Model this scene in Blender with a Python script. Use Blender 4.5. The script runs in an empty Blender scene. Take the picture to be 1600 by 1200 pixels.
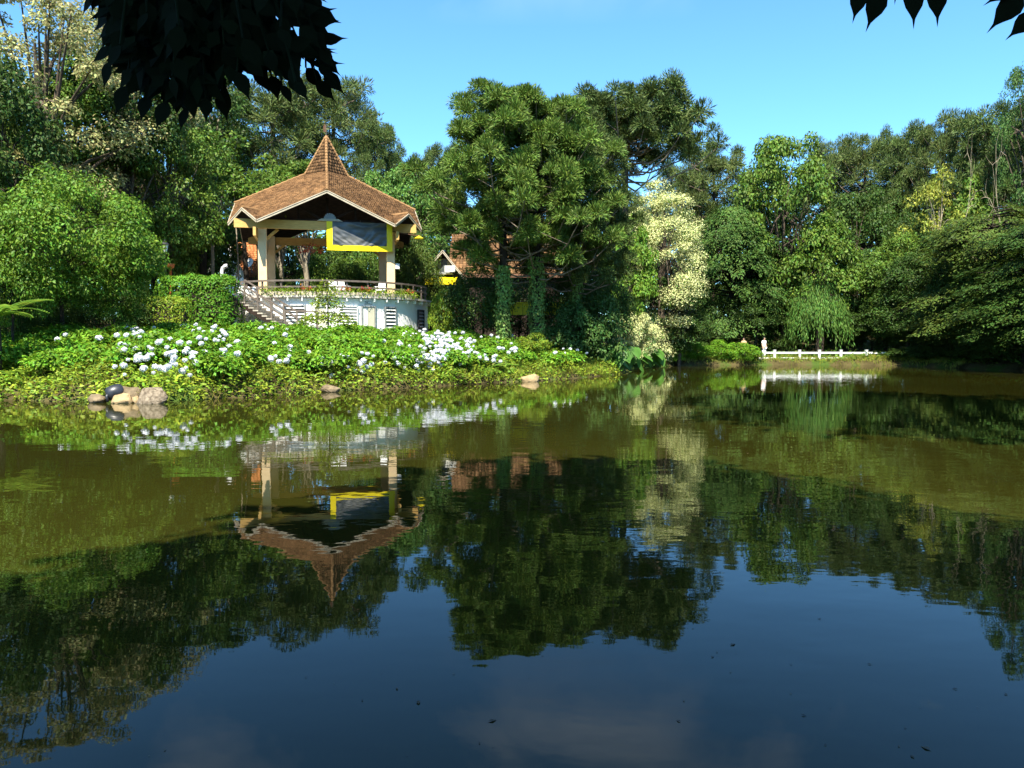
import bpy, bmesh, math, random
import numpy as np
from mathutils import Vector, Matrix

R = math.radians
scn = bpy.context.scene
col = scn.collection

# ------------------------------------------------------------------ camera
CAM_H = 2.0
PITCH = math.atan(68 / 1200)
cam_d = bpy.data.cameras.new('camera')
cam_d.sensor_width = 36
cam_d.lens = 27.0
cam_d.clip_start = 0.05
cam_d.clip_end = 3000
cam = bpy.data.objects.new('camera', cam_d)
col.objects.link(cam)
cam.location = (0, 0, CAM_H)
cam.rotation_euler = (math.pi / 2 - PITCH, 0, 0)
scn.camera = cam

# ------------------------------------------------------------------ light
SUN_EL, SUN_AZ = R(56), R(10)          # sun behind the camera, to the left
world = bpy.data.worlds.new('World')
scn.world = world
world.use_nodes = True
wn, wl = world.node_tree.nodes, world.node_tree.links
wn.clear()
sky = wn.new('ShaderNodeTexSky')
sky.sky_type = 'NISHITA'
sky.sun_disc = False
sky.sun_elevation = SUN_EL
sky.sun_rotation = math.pi + SUN_AZ
sky.altitude = 800
sky.air_density = 1.0
sky.dust_density = 0.25
sky.ozone_density = 2.0
tint = wn.new('ShaderNodeMix'); tint.data_type = 'RGBA'; tint.blend_type = 'MULTIPLY'
tint.inputs[0].default_value = 1.0
tint.inputs[7].default_value = (0.72, 1.20, 1.42, 1)
wl.new(sky.outputs[0], tint.inputs[6])
# thin high cloud wisps well above the tree line
tc = wn.new('ShaderNodeTexCoord')
sep = wn.new('ShaderNodeSeparateXYZ'); wl.new(tc.outputs['Generated'], sep.inputs[0])
cn = wn.new('ShaderNodeTexNoise'); cn.inputs['Scale'].default_value = 4.6; cn.inputs['Detail'].default_value = 6; cn.inputs['Distortion'].default_value = 0.5
wl.new(tc.outputs['Generated'], cn.inputs['Vector'])
cr = wn.new('ShaderNodeMapRange'); cr.inputs[1].default_value = 0.52; cr.inputs[2].default_value = 0.8
cr.inputs[3].default_value = 0; cr.inputs[4].default_value = 0.36
wl.new(cn.outputs[0], cr.inputs[0])
hm = wn.new('ShaderNodeMapRange'); hm.inputs[1].default_value = 0.37; hm.inputs[2].default_value = 0.45
wl.new(sep.outputs[2], hm.inputs[0])
mm = wn.new('ShaderNodeMath'); mm.operation = 'MULTIPLY'
wl.new(cr.outputs[0], mm.inputs[0]); wl.new(hm.outputs[0], mm.inputs[1])
cm = wn.new('ShaderNodeMix'); cm.data_type = 'RGBA'
cm.inputs[7].default_value = (9, 9.5, 9.5, 1)
wl.new(mm.outputs[0], cm.inputs[0]); wl.new(tint.outputs[2], cm.inputs[6])
bg = wn.new('ShaderNodeBackground'); bg.inputs[1].default_value = 0.082
wl.new(cm.outputs[2], bg.inputs[0])
wo = wn.new('ShaderNodeOutputWorld'); wl.new(bg.outputs[0], wo.inputs[0])

sun_d = bpy.data.lights.new('sun', 'SUN')
sun_d.energy = 4.9
sun_d.angle = R(0.5)
sun_d.color = (1.0, 0.94, 0.80)
sun = bpy.data.objects.new('sun', sun_d)
col.objects.link(sun)
sdir = Vector((-math.sin(SUN_AZ) * math.cos(SUN_EL), -math.cos(SUN_AZ) * math.cos(SUN_EL), math.sin(SUN_EL)))
sun.rotation_euler = sdir.to_track_quat('Z', 'Y').to_euler()
sun.location = (-20, -30, 40)

vs = scn.view_settings
vs.view_transform = 'Standard'
vs.look = 'None'
vs.exposure = 1.6
vs.gamma = 1
vs.use_curve_mapping = False
scn.cycles.max_bounces = 6
scn.cycles.diffuse_bounces = 3
scn.cycles.glossy_bounces = 3
scn.cycles.transmission_bounces = 3
scn.cycles.transparent_max_bounces = 6

# ------------------------------------------------------------------ layout helpers
CP, SP = math.cos(PITCH), math.sin(PITCH)


def ray(px, py):
    cx, cy = (px - 800) / 1200, (600 - py) / 1200
    return Vector((cx, CP + SP * cy, -SP + CP * cy))


def at(px, py, Y):
    d = ray(px, py)
    return Vector((0, 0, CAM_H)) + d * (Y / d.y)


def on_water(px, py):
    d = ray(px, py)
    return Vector((0, 0, CAM_H)) + d * (-CAM_H / d.z)


def sstep(a, b, x):
    t = np.clip((np.asarray(x, float) - a) / (b - a), 0, 1)
    return t * t * (3 - 2 * t)


SHORE = [(-34, 14), (-22, 23), (-18.6, 26), (-15.5, 25.2), (-11.5, 24.8), (-9, 27), (-7.4, 30), (-4.5, 32), (0, 37),
         (3.2, 40.5), (6.0, 45), (7.6, 49.5), (8.6, 55), (13, 60.5), (18.5, 62.5), (24, 62.5), (30.5, 61), (32, 56), (32.5, 50), (32, 44), (31, 36),
         (28, 24), (25, 12), (20, 3.5), (10, 1.3), (0, 1.2), (-10, 1.3), (-26, 5)]
SH = np.array(SHORE, float)


def shore_dist(x, y):
    """signed distance to the pond edge, positive on land"""
    x = np.atleast_1d(np.asarray(x, float)); y = np.atleast_1d(np.asarray(y, float))
    best = np.full(x.shape, 1e9); inside = np.zeros(x.shape, bool)
    n = len(SH)
    for i in range(n):
        ax, ay = SH[i]; bx, by = SH[(i + 1) % n]
        ex, ey = bx - ax, by - ay
        t = np.clip(((x - ax) * ex + (y - ay) * ey) / (ex * ex + ey * ey), 0, 1)
        best = np.minimum(best, np.hypot(x - ax - t * ex, y - ay - t * ey))
        with np.errstate(divide='ignore', invalid='ignore'):
            c = ((ay > y) != (by > y)) & (x < ex * (y - ay) / (ey if ey != 0 else 1e-9) + ax)
        inside ^= c
    return np.where(inside, -best, best)


def terr(x, y):
    x = np.atleast_1d(np.asarray(x, float)); y = np.atleast_1d(np.asarray(y, float))
    d = shore_dist(x, y) + 0.18 * np.sin(x * 2.1 + 1) * np.cos(y * 1.7) + 0.1 * np.sin(x * 5.3 + y * 4.1)
    wlft = sstep(7.5, 1.5, x) * sstep(8, 16, y)
    pl = np.interp(d, [0, .5, 2, 5, 9, 13, 20, 60, 500], [0, .35, .85, 1.42, 1.8, 2.02, 2.3, 4.2, 14])
    pr = np.interp(d, [0, .3, 1.2, 3, 8, 20, 60, 500], [0, .3, .5, .6, .8, 1.2, 4, 14])
    z = pl * wlft + pr * (1 - wlft)
    z = z + 1.9 * np.exp(-(((x + 20) / 4.0) ** 2 + ((y - 47.5) / 4.5) ** 2))
    z = z + 0.07 * np.sin(x * .9) * np.sin(y * .8 + 1) * np.clip(d, 0, 1)
    return np.where(d > 0, z, np.maximum(d * 0.6, -2) - 0.02)


def tz(x, y):
    return float(terr(x, y)[0])


# ------------------------------------------------------------------ object helpers
def tag(o, label=None, cat=None, group=None, kind=None):
    if label: o['label'] = label
    if cat: o['category'] = cat
    if group: o['group'] = group
    if kind: o['kind'] = kind
    return o


def empty(name, loc, label, cat, group=None, rz=0.0, scale=None):
    o = bpy.data.objects.new(name, None)
    o.empty_display_size = 0.2
    col.objects.link(o)
    o.location = loc
    o.rotation_euler = (0, 0, rz)
    if scale is not None: o.scale = scale
    return tag(o, label, cat, group)


def link(name, me, parent=None, loc=None, rot=None, scale=None, kind=None):
    o = bpy.data.objects.new(name, me)
    col.objects.link(o)
    if parent is not None: o.parent = parent
    if loc is not None: o.location = loc
    if rot is not None: o.rotation_euler = rot
    if scale is not None: o.scale = scale
    if kind: o['kind'] = kind
    return o


def bm_mesh(name, bm, mat, smooth=False):
    me = bpy.data.meshes.new(name)
    bmesh.ops.recalc_face_normals(bm, faces=bm.faces)
    bm.to_mesh(me); bm.free()
    if mat: me.materials.append(mat)
    if smooth:
        me.polygons.foreach_set('use_smooth', [True] * len(me.polygons))
    return me


def part(name, bm, mat, parent=None, smooth=False, kind=None, loc=None, rot=None):
    return link(name, bm_mesh(name, bm, mat, smooth), parent, loc, rot, None, kind)


def np_mesh(name, V, F, mat, smooth=False):
    """F: (n,4) or (n,3) index array"""
    me = bpy.data.meshes.new(name)
    V = np.asarray(V, np.float32); F = np.asarray(F, np.int32)
    k = F.shape[1]
    me.vertices.add(len(V)); me.vertices.foreach_set('co', V.ravel())
    me.loops.add(F.size); me.loops.foreach_set('vertex_index', F.ravel())
    me.polygons.add(len(F))
    me.polygons.foreach_set('loop_start', np.arange(0, F.size, k, dtype=np.int32))
    me.polygons.foreach_set('loop_total', np.full(len(F), k, np.int32))
    if smooth: me.polygons.foreach_set('use_smooth', np.ones(len(F), bool))
    me.update(calc_edges=True)
    for m in (mat if isinstance(mat, (list, tuple)) else [mat]): me.materials.append(m)
    return me


def box(bm, c, s, rot=None):
    m = Matrix.Translation(c)
    if rot is not None: m = m @ rot.to_4x4()
    bmesh.ops.create_cube(bm, size=1.0, matrix=m @ Matrix.Diagonal((s[0], s[1], s[2], 1)))


def bar(bm, p0, p1, w, h, up=(0, 0, 1)):
    """oriented box from p0 to p1, w sideways, h along up"""
    p0, p1 = Vector(p0), Vector(p1)
    d = p1 - p0; L = d.length; d.normalize()
    u = Vector(up)
    sd = d.cross(u)
    if sd.length < 1e-4: sd = d.cross(Vector((0, 1, 0)))
    sd.normalize(); u = sd.cross(d)
    rot = Matrix((sd, d, u)).transposed()
    box(bm, (p0 + p1) / 2, (w, L, h), rot)


def tube_arrays(pts, rad, n=7):
    pts = [Vector(p) for p in pts]
    V, F = [], []
    for i, p in enumerate(pts):
        a = pts[max(i - 1, 0)]; b = pts[min(i + 1, len(pts) - 1)]
        d = (b - a).normalized()
        ref = Vector((1, 0, 0)) if abs(d.x) < .8 else Vector((0, 1, 0))
        s = d.cross(ref).normalized(); t = d.cross(s)
        for k in range(n):
            an = 2 * math.pi * k / n
            V.append(p + (s * math.cos(an) + t * math.sin(an)) * rad[i])
    for i in range(len(pts) - 1):
        for k in range(n):
            F.append((i * n + k, i * n + (k + 1) % n, (i + 1) * n + (k + 1) % n, (i + 1) * n + k))
    return np.array([tuple(v) for v in V]), np.array(F)


class Tubes:
    def __init__(s): s.V, s.F, s.n = [], [], 0
    def add(s, pts, rad, n=7):
        v, f = tube_arrays(pts, rad, n)
        s.V.append(v); s.F.append(f + s.n); s.n += len(v)
    def mesh(s, name, mat): return np_mesh(name, np.concatenate(s.V), np.concatenate(s.F), mat, True)


def tube(bm, pts, rad, n=8, cap=True):
    rad = rad if isinstance(rad, (list, tuple)) else [rad] * len(pts)
    v, f = tube_arrays(pts, rad, n)
    vs_ = [bm.verts.new(p) for p in v]
    for q in f: bm.faces.new([vs_[i] for i in q])
    if cap:
        bm.faces.new(vs_[:n][::-1]); bm.faces.new(vs_[-n:])


def lathe(bm, prof, n=16, c=(0, 0, 0)):
    rings = []
    for r_, z_ in prof:
        rings.append([bm.verts.new((c[0] + r_ * math.cos(2 * math.pi * k / n), c[1] + r_ * math.sin(2 * math.pi * k / n), c[2] + z_)) for k in range(n)])
    for a, b in zip(rings, rings[1:]):
        for k in range(n): bm.faces.new((a[k], a[(k + 1) % n], b[(k + 1) % n], b[k]))
    bm.faces.new(rings[0][::-1]); bm.faces.new(rings[-1])


class Leaves:
    """accumulates folded diamond leaves as quads; D = unit tip direction, N = face normal"""
    def __init__(s): s.b = []
    def add(s, P, D, N, L, W):
        P = np.asarray(P, float); D = np.asarray(D, float); N = np.asarray(N, float)
        D = D / (np.linalg.norm(D, axis=1, keepdims=True) + 1e-9)
        S = np.cross(D, N); S /= (np.linalg.norm(S, axis=1, keepdims=True) + 1e-9)
        U = np.cross(S, D)
        L = np.broadcast_to(np.asarray(L, float), (len(P),))[:, None]
        W = np.broadcast_to(np.asarray(W, float), (len(P),))[:, None]
        v = np.stack([P, P + D * L * .45 + S * W * .5 + U * W * .12, P + D * L - U * L * .08, P + D * L * .45 - S * W * .5 + U * W * .12], 1)
        s.b.append(v.reshape(-1, 3))
    def count(s): return sum(len(b) for b in s.b) // 4
    def mesh(s, name, mat):
        V = np.concatenate(s.b)
        return np_mesh(name, V, np.arange(len(V)).reshape(-1, 4), mat)


def rand_dirs(rng, n, zmin=-1.0):
    z = rng.uniform(zmin, 1, n); a = rng.uniform(0, 2 * np.pi, n); r = np.sqrt(1 - z * z)
    return np.stack([r * np.cos(a), r * np.sin(a), z], 1)


# ------------------------------------------------------------------ materials
def new_mat(name):
    m = bpy.data.materials.new(name); m.use_nodes = True
    n = m.node_tree.nodes
    return m, n, m.node_tree.links, n['Principled BSDF']


def leaf_mat(name, c, var=0.35, hue=0.03, transl=0.25, rough=0.55, spec=0.2, clump=0.4, clump_scale=0.6):
    m, n, l, p = new_mat(name)
    g = n.new('ShaderNodeNewGeometry')
    oi = n.new('ShaderNodeObjectInfo')
    tcn = n.new('ShaderNodeTexCoord')
    no = n.new('ShaderNodeTexNoise'); no.inputs['Scale'].default_value = clump_scale; no.inputs['Detail'].default_value = 3
    l.new(tcn.outputs['Object'], no.inputs['Vector'])
    # value = 1 + var*(island-.5)*2 + clump*(noise-.5)*2 + object
    a = n.new('ShaderNodeMath'); a.operation = 'MULTIPLY_ADD'; a.inputs[1].default_value = 2 * var; a.inputs[2].default_value = 1 - var
    l.new(g.outputs['Random Per Island'], a.inputs[0])
    b = n.new('ShaderNodeMath'); b.operation = 'MULTIPLY_ADD'; b.inputs[1].default_value = 4 * clump; b.inputs[2].default_value = 1 - 2 * clump
    l.new(no.outputs[0], b.inputs[0])
    ab = n.new('ShaderNodeMath'); ab.operation = 'MULTIPLY'; l.new(a.outputs[0], ab.inputs[0]); l.new(b.outputs[0], ab.inputs[1])
    hu = n.new('ShaderNodeMath'); hu.operation = 'MULTIPLY_ADD'; hu.inputs[1].default_value = -2 * hue; hu.inputs[2].default_value = 0.5 + hue
    wn_ = n.new('ShaderNodeTexWhiteNoise'); wn_.noise_dimensions = '1D'
    l.new(g.outputs['Random Per Island'], wn_.inputs['W'])
    l.new(wn_.outputs[0], hu.inputs[0])
    hs = n.new('ShaderNodeHueSaturation'); hs.inputs['Color'].default_value = (*c, 1)
    l.new(hu.outputs[0], hs.inputs['Hue']); l.new(ab.outputs[0], hs.inputs['Value'])
    l.new(hs.outputs[0], p.inputs['Base Color'])
    p.inputs['Roughness'].default_value = rough
    p.inputs['Specular IOR Level'].default_value = spec
    if transl > 0:
        t = n.new('ShaderNodeBsdfTranslucent')
        hs2 = n.new('ShaderNodeHueSaturation'); hs2.inputs['Hue'].default_value = 0.485; hs2.inputs['Value'].default_value = 1.3
        l.new(hs.outputs[0], hs2.inputs['Color']); l.new(hs2.outputs[0], t.inputs[0])
        mx = n.new('ShaderNodeMixShader'); mx.inputs[0].default_value = transl
        l.new(p.outputs[0], mx.inputs[1]); l.new(t.outputs[0], mx.inputs[2])
        l.new(mx.outputs[0], n['Material Output'].inputs[0])
    return m


def noisy_mat(name, c1, c2, scale=3.0, rough=0.7, spec=0.3, bump=0.0, bscale=None, stretch=(1, 1, 1), metal=0.0, detail=5, island=0.0):
    m, n, l, p = new_mat(name)
    tcn = n.new('ShaderNodeTexCoord'); mp = n.new('ShaderNodeMapping'); mp.inputs['Scale'].default_value = stretch
    l.new(tcn.outputs['Object'], mp.inputs[0])
    no = n.new('ShaderNodeTexNoise'); no.inputs['Scale'].default_value = scale; no.inputs['Detail'].default_value = detail
    l.new(mp.outputs[0], no.inputs['Vector'])
    r = n.new('ShaderNodeValToRGB'); r.color_ramp.elements[0].position = .32; r.color_ramp.elements[1].position = .68
    r.color_ramp.elements[0].color = (*c1, 1); r.color_ramp.elements[1].color = (*c2, 1)
    l.new(no.outputs[0], r.inputs[0])
    out = r.outputs[0]
    if island > 0:
        g = n.new('ShaderNodeNewGeometry')
        a = n.new('ShaderNodeMath'); a.operation = 'MULTIPLY_ADD'; a.inputs[1].default_value = 2 * island; a.inputs[2].default_value = 1 - island
        l.new(g.outputs['Random Per Island'], a.inputs[0])
        hs = n.new('ShaderNodeHueSaturation'); l.new(out, hs.inputs['Color']); l.new(a.outputs[0], hs.inputs['Value'])
        out = hs.outputs[0]
    l.new(out, p.inputs['Base Color'])
    p.inputs['Roughness'].default_value = rough; p.inputs['Specular IOR Level'].default_value = spec; p.inputs['Metallic'].default_value = metal
    if bump:
        b = n.new('ShaderNodeBump'); b.inputs['Strength'].default_value = bump; b.inputs['Distance'].default_value = .05
        n2 = n.new('ShaderNodeTexNoise'); n2.inputs['Scale'].default_value = bscale or scale * 4; n2.inputs['Detail'].default_value = 6
        l.new(mp.outputs[0], n2.inputs['Vector']); l.new(n2.outputs[0], b.inputs['Height']); l.new(b.outputs[0], p.inputs['Normal'])
    return m


M = {}
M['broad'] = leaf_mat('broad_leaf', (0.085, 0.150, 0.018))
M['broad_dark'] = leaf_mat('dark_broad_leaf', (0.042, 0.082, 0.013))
M['broad_bright'] = leaf_mat('bright_broad_leaf', (0.110, 0.205, 0.020))
M['broad_blue'] = leaf_mat('cool_broad_leaf', (0.058, 0.120, 0.024))
M['yellow'] = leaf_mat('yellow_leaf', (0.22, 0.25, 0.035))
M['feather'] = leaf_mat('feather_leaf', (0.058, 0.115, 0.020))
M['willow'] = leaf_mat('willow_leaf', (0.085, 0.175, 0.03))
M['bush_feather'] = leaf_mat('bush_leaf', (0.095, 0.180, 0.016))
M['olive'] = leaf_mat('olive_leaf', (0.068, 0.105, 0.016))
M['pale'] = leaf_mat('pale_grey_leaf', (0.30, 0.30, 0.11), hue=0.05)
M['arau'] = leaf_mat('araucaria_needle', (0.090, 0.150, 0.022), var=.5, transl=.1, rough=.55)
M['arau_dark'] = leaf_mat('araucaria_dark_needle', (0.068, 0.104, 0.024), var=.5, transl=.1, rough=.55)
M['arau_far'] = leaf_mat('araucaria_old_needle', (0.078, 0.108, 0.026), var=.45, transl=.1, rough=.55)
M['cream'] = leaf_mat('cream_blossom', (0.58, 0.60, 0.27), var=.25, hue=.015, transl=.25, clump=.15)
M['hyd'] = leaf_mat('hydrangea_leaf', (0.115, 0.240, 0.014), var=.4, clump_scale=1.5)
M['cover'] = leaf_mat('ground_cover_leaf', (0.165, 0.240, 0.018), var=.4, hue=.04, clump_scale=.5)
M['grass'] = leaf_mat('grass_blade', (0.21, 0.235, 0.035), var=.35, hue=.04)
M['hedge'] = leaf_mat('hedge_leaf', (0.085, 0.205, 0.014), var=.4)
M['ivy'] = leaf_mat('ivy_leaf', (0.16, 0.26, 0.06), var=.4)
M['fern'] = leaf_mat('fern_leaf', (0.14, 0.26, 0.03), var=.2, transl=.35)
M['taro'] = leaf_mat('taro_leaf', (0.07, 0.22, 0.035), var=.25, transl=.35, rough=.35)
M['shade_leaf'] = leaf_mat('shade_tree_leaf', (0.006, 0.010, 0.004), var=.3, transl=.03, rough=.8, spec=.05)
M['red_leaf'] = leaf_mat('red_plant_leaf', (0.35, 0.07, 0.02), var=.4)
M['bark'] = noisy_mat('bark', (0.035, 0.027, 0.020), (0.11, 0.085, 0.062), 4, .9, .1, .6, 14, (1, 1, .25))
M['bark_pale'] = noisy_mat('pale_bark', (0.16, 0.13, 0.09), (0.36, 0.31, 0.23), 4, .9, .1, .5, 14, (1, 1, .3))
M['bark_dark'] = noisy_mat('dark_bark', (0.018, 0.014, 0.011), (0.05, 0.04, 0.03), 4, .9, .1, .5, 14, (1, 1, .25))
M['limb'] = noisy_mat('araucaria_limb', (0.10, 0.075, 0.055), (0.24, 0.19, 0.14), 3, .85, .1)
M['dead'] = noisy_mat('dead_branch', (0.25, 0.20, 0.13), (0.45, 0.37, 0.25), 2, .8, .1)
M['white_wall'] = noisy_mat('white_plaster', (0.80, 0.78, 0.74), (0.87, 0.86, 0.83), 1.5, .8, .2, .15, 30)
M['cream_paint'] = noisy_mat('cream_paint', (0.64, 0.46, 0.26), (0.72, 0.54, 0.32), 2, .7, .25)
M['beam_paint'] = noisy_mat('ochre_beam_paint', (0.50, 0.30, 0.09), (0.60, 0.37, 0.12), 3, .65, .25, 0, None, (1, 1, 6))
M['deck'] = noisy_mat('deck_concrete', (0.36, 0.33, 0.29), (0.48, 0.45, 0.40), 3, .85, .2)
M['tile'] = noisy_mat('clay_roof_tile', (0.112, 0.059, 0.027), (0.205, 0.112, 0.050), 1.6, .85, .15, 0, None, (1, 1, 1), 0, 8, .42)
M['tile_far'] = noisy_mat('orange_roof_tile', (0.33, 0.12, 0.045), (0.46, 0.18, 0.07), 1.6, .85, .15, 0, None, (1, 1, 1), 0, 6, .25)
M['ridge'] = noisy_mat('ridge_tile', (0.19, 0.105, 0.045), (0.30, 0.17, 0.075), 4, .85, .15)
M['fascia'] = noisy_mat('fascia_paint', (0.34, 0.29, 0.21), (0.46, 0.40, 0.30), 3, .6, .3)
M['dark_wood'] = noisy_mat('dark_stained_wood', (0.016, 0.011, 0.009), (0.04, 0.026, 0.02), 3, .8, .15, 0, None, (1, 1, 5))
M['brown_wood'] = noisy_mat('brown_wood', (0.07, 0.035, 0.02), (0.14, 0.07, 0.04), 3, .75, .2, 0, None, (1, 1, 5))
M['rail'] = noisy_mat('rail_paint', (0.09, 0.072, 0.06), (0.15, 0.12, 0.10), 5, .6, .3)
M['stone_step'] = noisy_mat('stair_stone', (0.30, 0.26, 0.21), (0.46, 0.41, 0.34), 4, .85, .2)
M['yellow_vinyl'] = noisy_mat('yellow_vinyl', (0.80, 0.62, 0.0), (0.86, 0.69, 0.01), 1, .45, .4)
M['white_paint'] = noisy_mat('white_paint', (0.74, 0.74, 0.72), (0.82, 0.82, 0.80), 4, .55, .35)
M['grey_metal'] = noisy_mat('grey_metal_frame', (0.16, 0.17, 0.17), (0.25, 0.26, 0.26), 5, .5, .4)
M['slat'] = noisy_mat('louvre_slat', (0.55, 0.56, 0.53), (0.68, 0.69, 0.66), 5, .5, .3)
M['dark_pane'] = noisy_mat('dark_louvre_glass', (0.05, 0.06, 0.06), (0.09, 0.10, 0.10), 3, .2, .5)
M['door'] = noisy_mat('cream_door', (0.42, 0.40, 0.30), (0.5, 0.48, 0.36), 2, .6, .3)
M['black_metal'] = noisy_mat('black_metal', (0.012, 0.012, 0.013), (0.025, 0.025, 0.027), 6, .5, .4)
M['opal'] = noisy_mat('opal_glass', (0.62, 0.64, 0.60), (0.7, 0.72, 0.68), 2, .3, .5)
M['terracotta'] = noisy_mat('terracotta', (0.38, 0.20, 0.10), (0.5, 0.28, 0.15), 4, .8, .2)
M['orange_paint'] = noisy_mat('orange_paint', (0.55, 0.13, 0.03), (0.65, 0.17, 0.04), 4, .55, .3)
M['orange_wood'] = noisy_mat('orange_wood', (0.50, 0.20, 0.05), (0.62, 0.28, 0.08), 4, .6, .3)
M['rock'] = noisy_mat('tan_rock', (0.10, 0.075, 0.045), (0.22, 0.165, 0.10), 3, .9, .15, .8, 9)
M['rock_pale'] = noisy_mat('pale_rock', (0.22, 0.155, 0.08), (0.36, 0.26, 0.14), 3, .9, .15, .5, 9)
M['rock_grey'] = noisy_mat('speckled_rock', (0.08, 0.06, 0.04), (0.26, 0.21, 0.15), 9, .9, .15, .8, 12)
M['black_rubber'] = noisy_mat('black_rubber', (0.014, 0.015, 0.018), (0.03, 0.03, 0.035), 5, .4, .5)
M['white_petal'] = leaf_mat('white_petal', (0.66, 0.68, 0.72), var=.14, hue=.0, transl=.15, clump=.08, clump_scale=6)
M['soil'] = noisy_mat('soil', (0.055, 0.040, 0.022), (0.13, 0.095, 0.05), 1.2, .95, .05, .6, 6)

# ------------------------------------------------------------------ ground and water
def build_ground():
    gx = np.concatenate([np.array([-900, -500, -300, -200, -140, -100, -80, -65]), np.arange(-55, 55.01, .6), np.array([65, 80, 100, 140, 200, 300, 500, 900])])
    gy = np.concatenate([np.array([-600, -300, -150, -80, -50, -30, -20]), np.arange(-12, 72.01, .6), np.array([76, 82, 90, 100, 120, 150, 200, 300, 500, 900, 1500])])
    X, Y = np.meshgrid(gx, gy)
    Z = terr(X.ravel(), Y.ravel())
    V = np.stack([X.ravel(), Y.ravel(), Z], 1)
    nx, ny = len(gx), len(gy)
    i = np.arange(nx * ny).reshape(ny, nx)
    F = np.stack([i[:-1, :-1], i[:-1, 1:], i[1:, 1:], i[1:, :-1]], -1).reshape(-1, 4)
    m, n, l, p = new_mat('forest_ground')
    tcn = n.new('ShaderNodeTexCoord')
    n1 = n.new('ShaderNodeTexNoise'); n1.inputs['Scale'].default_value = .5; n1.inputs['Detail'].default_value = 8
    l.new(tcn.outputs['Object'], n1.inputs[0])
    r = n.new('ShaderNodeValToRGB')
    r.color_ramp.elements[0].position = .35; r.color_ramp.elements[0].color = (.035, .028, .012, 1)
    r.color_ramp.elements[1].position = .6; r.color_ramp.elements[1].color = (.045, .075, .014, 1)
    e = r.color_ramp.elements.new(.5); e.color = (.075, .06, .025, 1)
    l.new(n1.outputs[0], r.inputs[0]); l.new(r.outputs[0], p.inputs['Base Color'])
    p.inputs['Roughness'].default_value = .95; p.inputs['Specular IOR Level'].default_value = .05
    b = n.new('ShaderNodeBump'); b.inputs['Strength'].default_value = .8; b.inputs['Distance'].default_value = .1
    n2 = n.new('ShaderNodeTexNoise'); n2.inputs['Scale'].default_value = 5; n2.inputs['Detail'].default_value = 6
    l.new(tcn.outputs['Object'], n2.inputs[0]); l.new(n2.outputs[0], b.inputs['Height']); l.new(b.outputs[0], p.inputs['Normal'])
    o = link('ground', np_mesh('ground', V, F, m, True))
    tag(o, 'earth bank and forest floor around the pond', None, None, 'structure')


def build_water():
    m, n, l, p = new_mat('pond_water')
    tcn = n.new('ShaderNodeTexCoord')
    n0 = n.new('ShaderNodeTexNoise'); n0.inputs['Scale'].default_value = .12; n0.inputs['Detail'].default_value = 4
    l.new(tcn.outputs['Object'], n0.inputs[0])
    r = n.new('ShaderNodeValToRGB')
    r.color_ramp.elements[0].position = .35; r.color_ramp.elements[0].color = (.016, .0155, .0024, 1)
    r.color_ramp.elements[1].position = .65; r.color_ramp.elements[1].color = (.0225, .0222, .0032, 1)
    l.new(n0.outputs[0], r.inputs[0]); l.new(r.outputs[0], p.inputs['Base Color'])
    p.inputs['Roughness'].default_value = .015; p.inputs['IOR'].default_value = 1.333
    p.inputs['Specular IOR Level'].default_value = .4
    # ripples: long gentle swell lines across, fine jitter, stronger in wandering patches
    mp = n.new('ShaderNodeMapping'); mp.inputs['Scale'].default_value = (.55, 1.0, 1); mp.inputs['Rotation'].default_value = (0, 0, .25)
    l.new(tcn.outputs['Object'], mp.inputs[0])
    a = n.new('ShaderNodeTexNoise'); a.inputs['Scale'].default_value = 1.6; a.inputs['Detail'].default_value = 3; a.inputs['Roughness'].default_value = .5
    l.new(mp.outputs[0], a.inputs[0])
    f = n.new('ShaderNodeTexNoise'); f.inputs['Scale'].default_value = 7; f.inputs['Detail'].default_value = 2
    l.new(mp.outputs[0], f.inputs[0])
    pm = n.new('ShaderNodeTexNoise'); pm.inputs['Scale'].default_value = .09; pm.inputs['Detail'].default_value = 3
    l.new(tcn.outputs['Object'], pm.inputs[0])
    pr = n.new('ShaderNodeMapRange'); pr.inputs[1].default_value = .4; pr.inputs[2].default_value = .65; pr.inputs[3].default_value = .25; pr.inputs[4].default_value = 1
    l.new(pm.outputs[0], pr.inputs[0])
    fm = n.new('ShaderNodeMath'); fm.operation = 'MULTIPLY'; fm.inputs[1].default_value = .12; l.new(f.outputs[0], fm.inputs[0])
    s = n.new('ShaderNodeMath'); s.operation = 'ADD'; l.new(a.outputs[0], s.inputs[0]); l.new(fm.outputs[0], s.inputs[1])
    q = n.new('ShaderNodeMath'); q.operation = 'MULTIPLY'; l.new(s.outputs[0], q.inputs[0]); l.new(pr.outputs[0], q.inputs[1])
    b = n.new('ShaderNodeBump'); b.inputs['Strength'].default_value = 1.0; b.inputs['Distance'].default_value = WATER_BUMP
    l.new(q.outputs[0], b.inputs['Height']); l.new(b.outputs[0], p.inputs['Normal'])
    bm = bmesh.new()
    vs_ = [bm.verts.new((x, y, 0)) for x, y in ((-70, -5), (70, -5), (70, 75), (-70, 75))]
    bm.faces.new(vs_)
    o = part('water', bm, m)
    tag(o, 'still olive green pond mirroring the trees and sky', None, None, 'structure')


WATER_BUMP = 0.0065
build_ground()
build_water()


# ------------------------------------------------------------------ tree prototypes
def nrm(v): return v / (np.linalg.norm(v, axis=-1, keepdims=True) + 1e-9)


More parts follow.
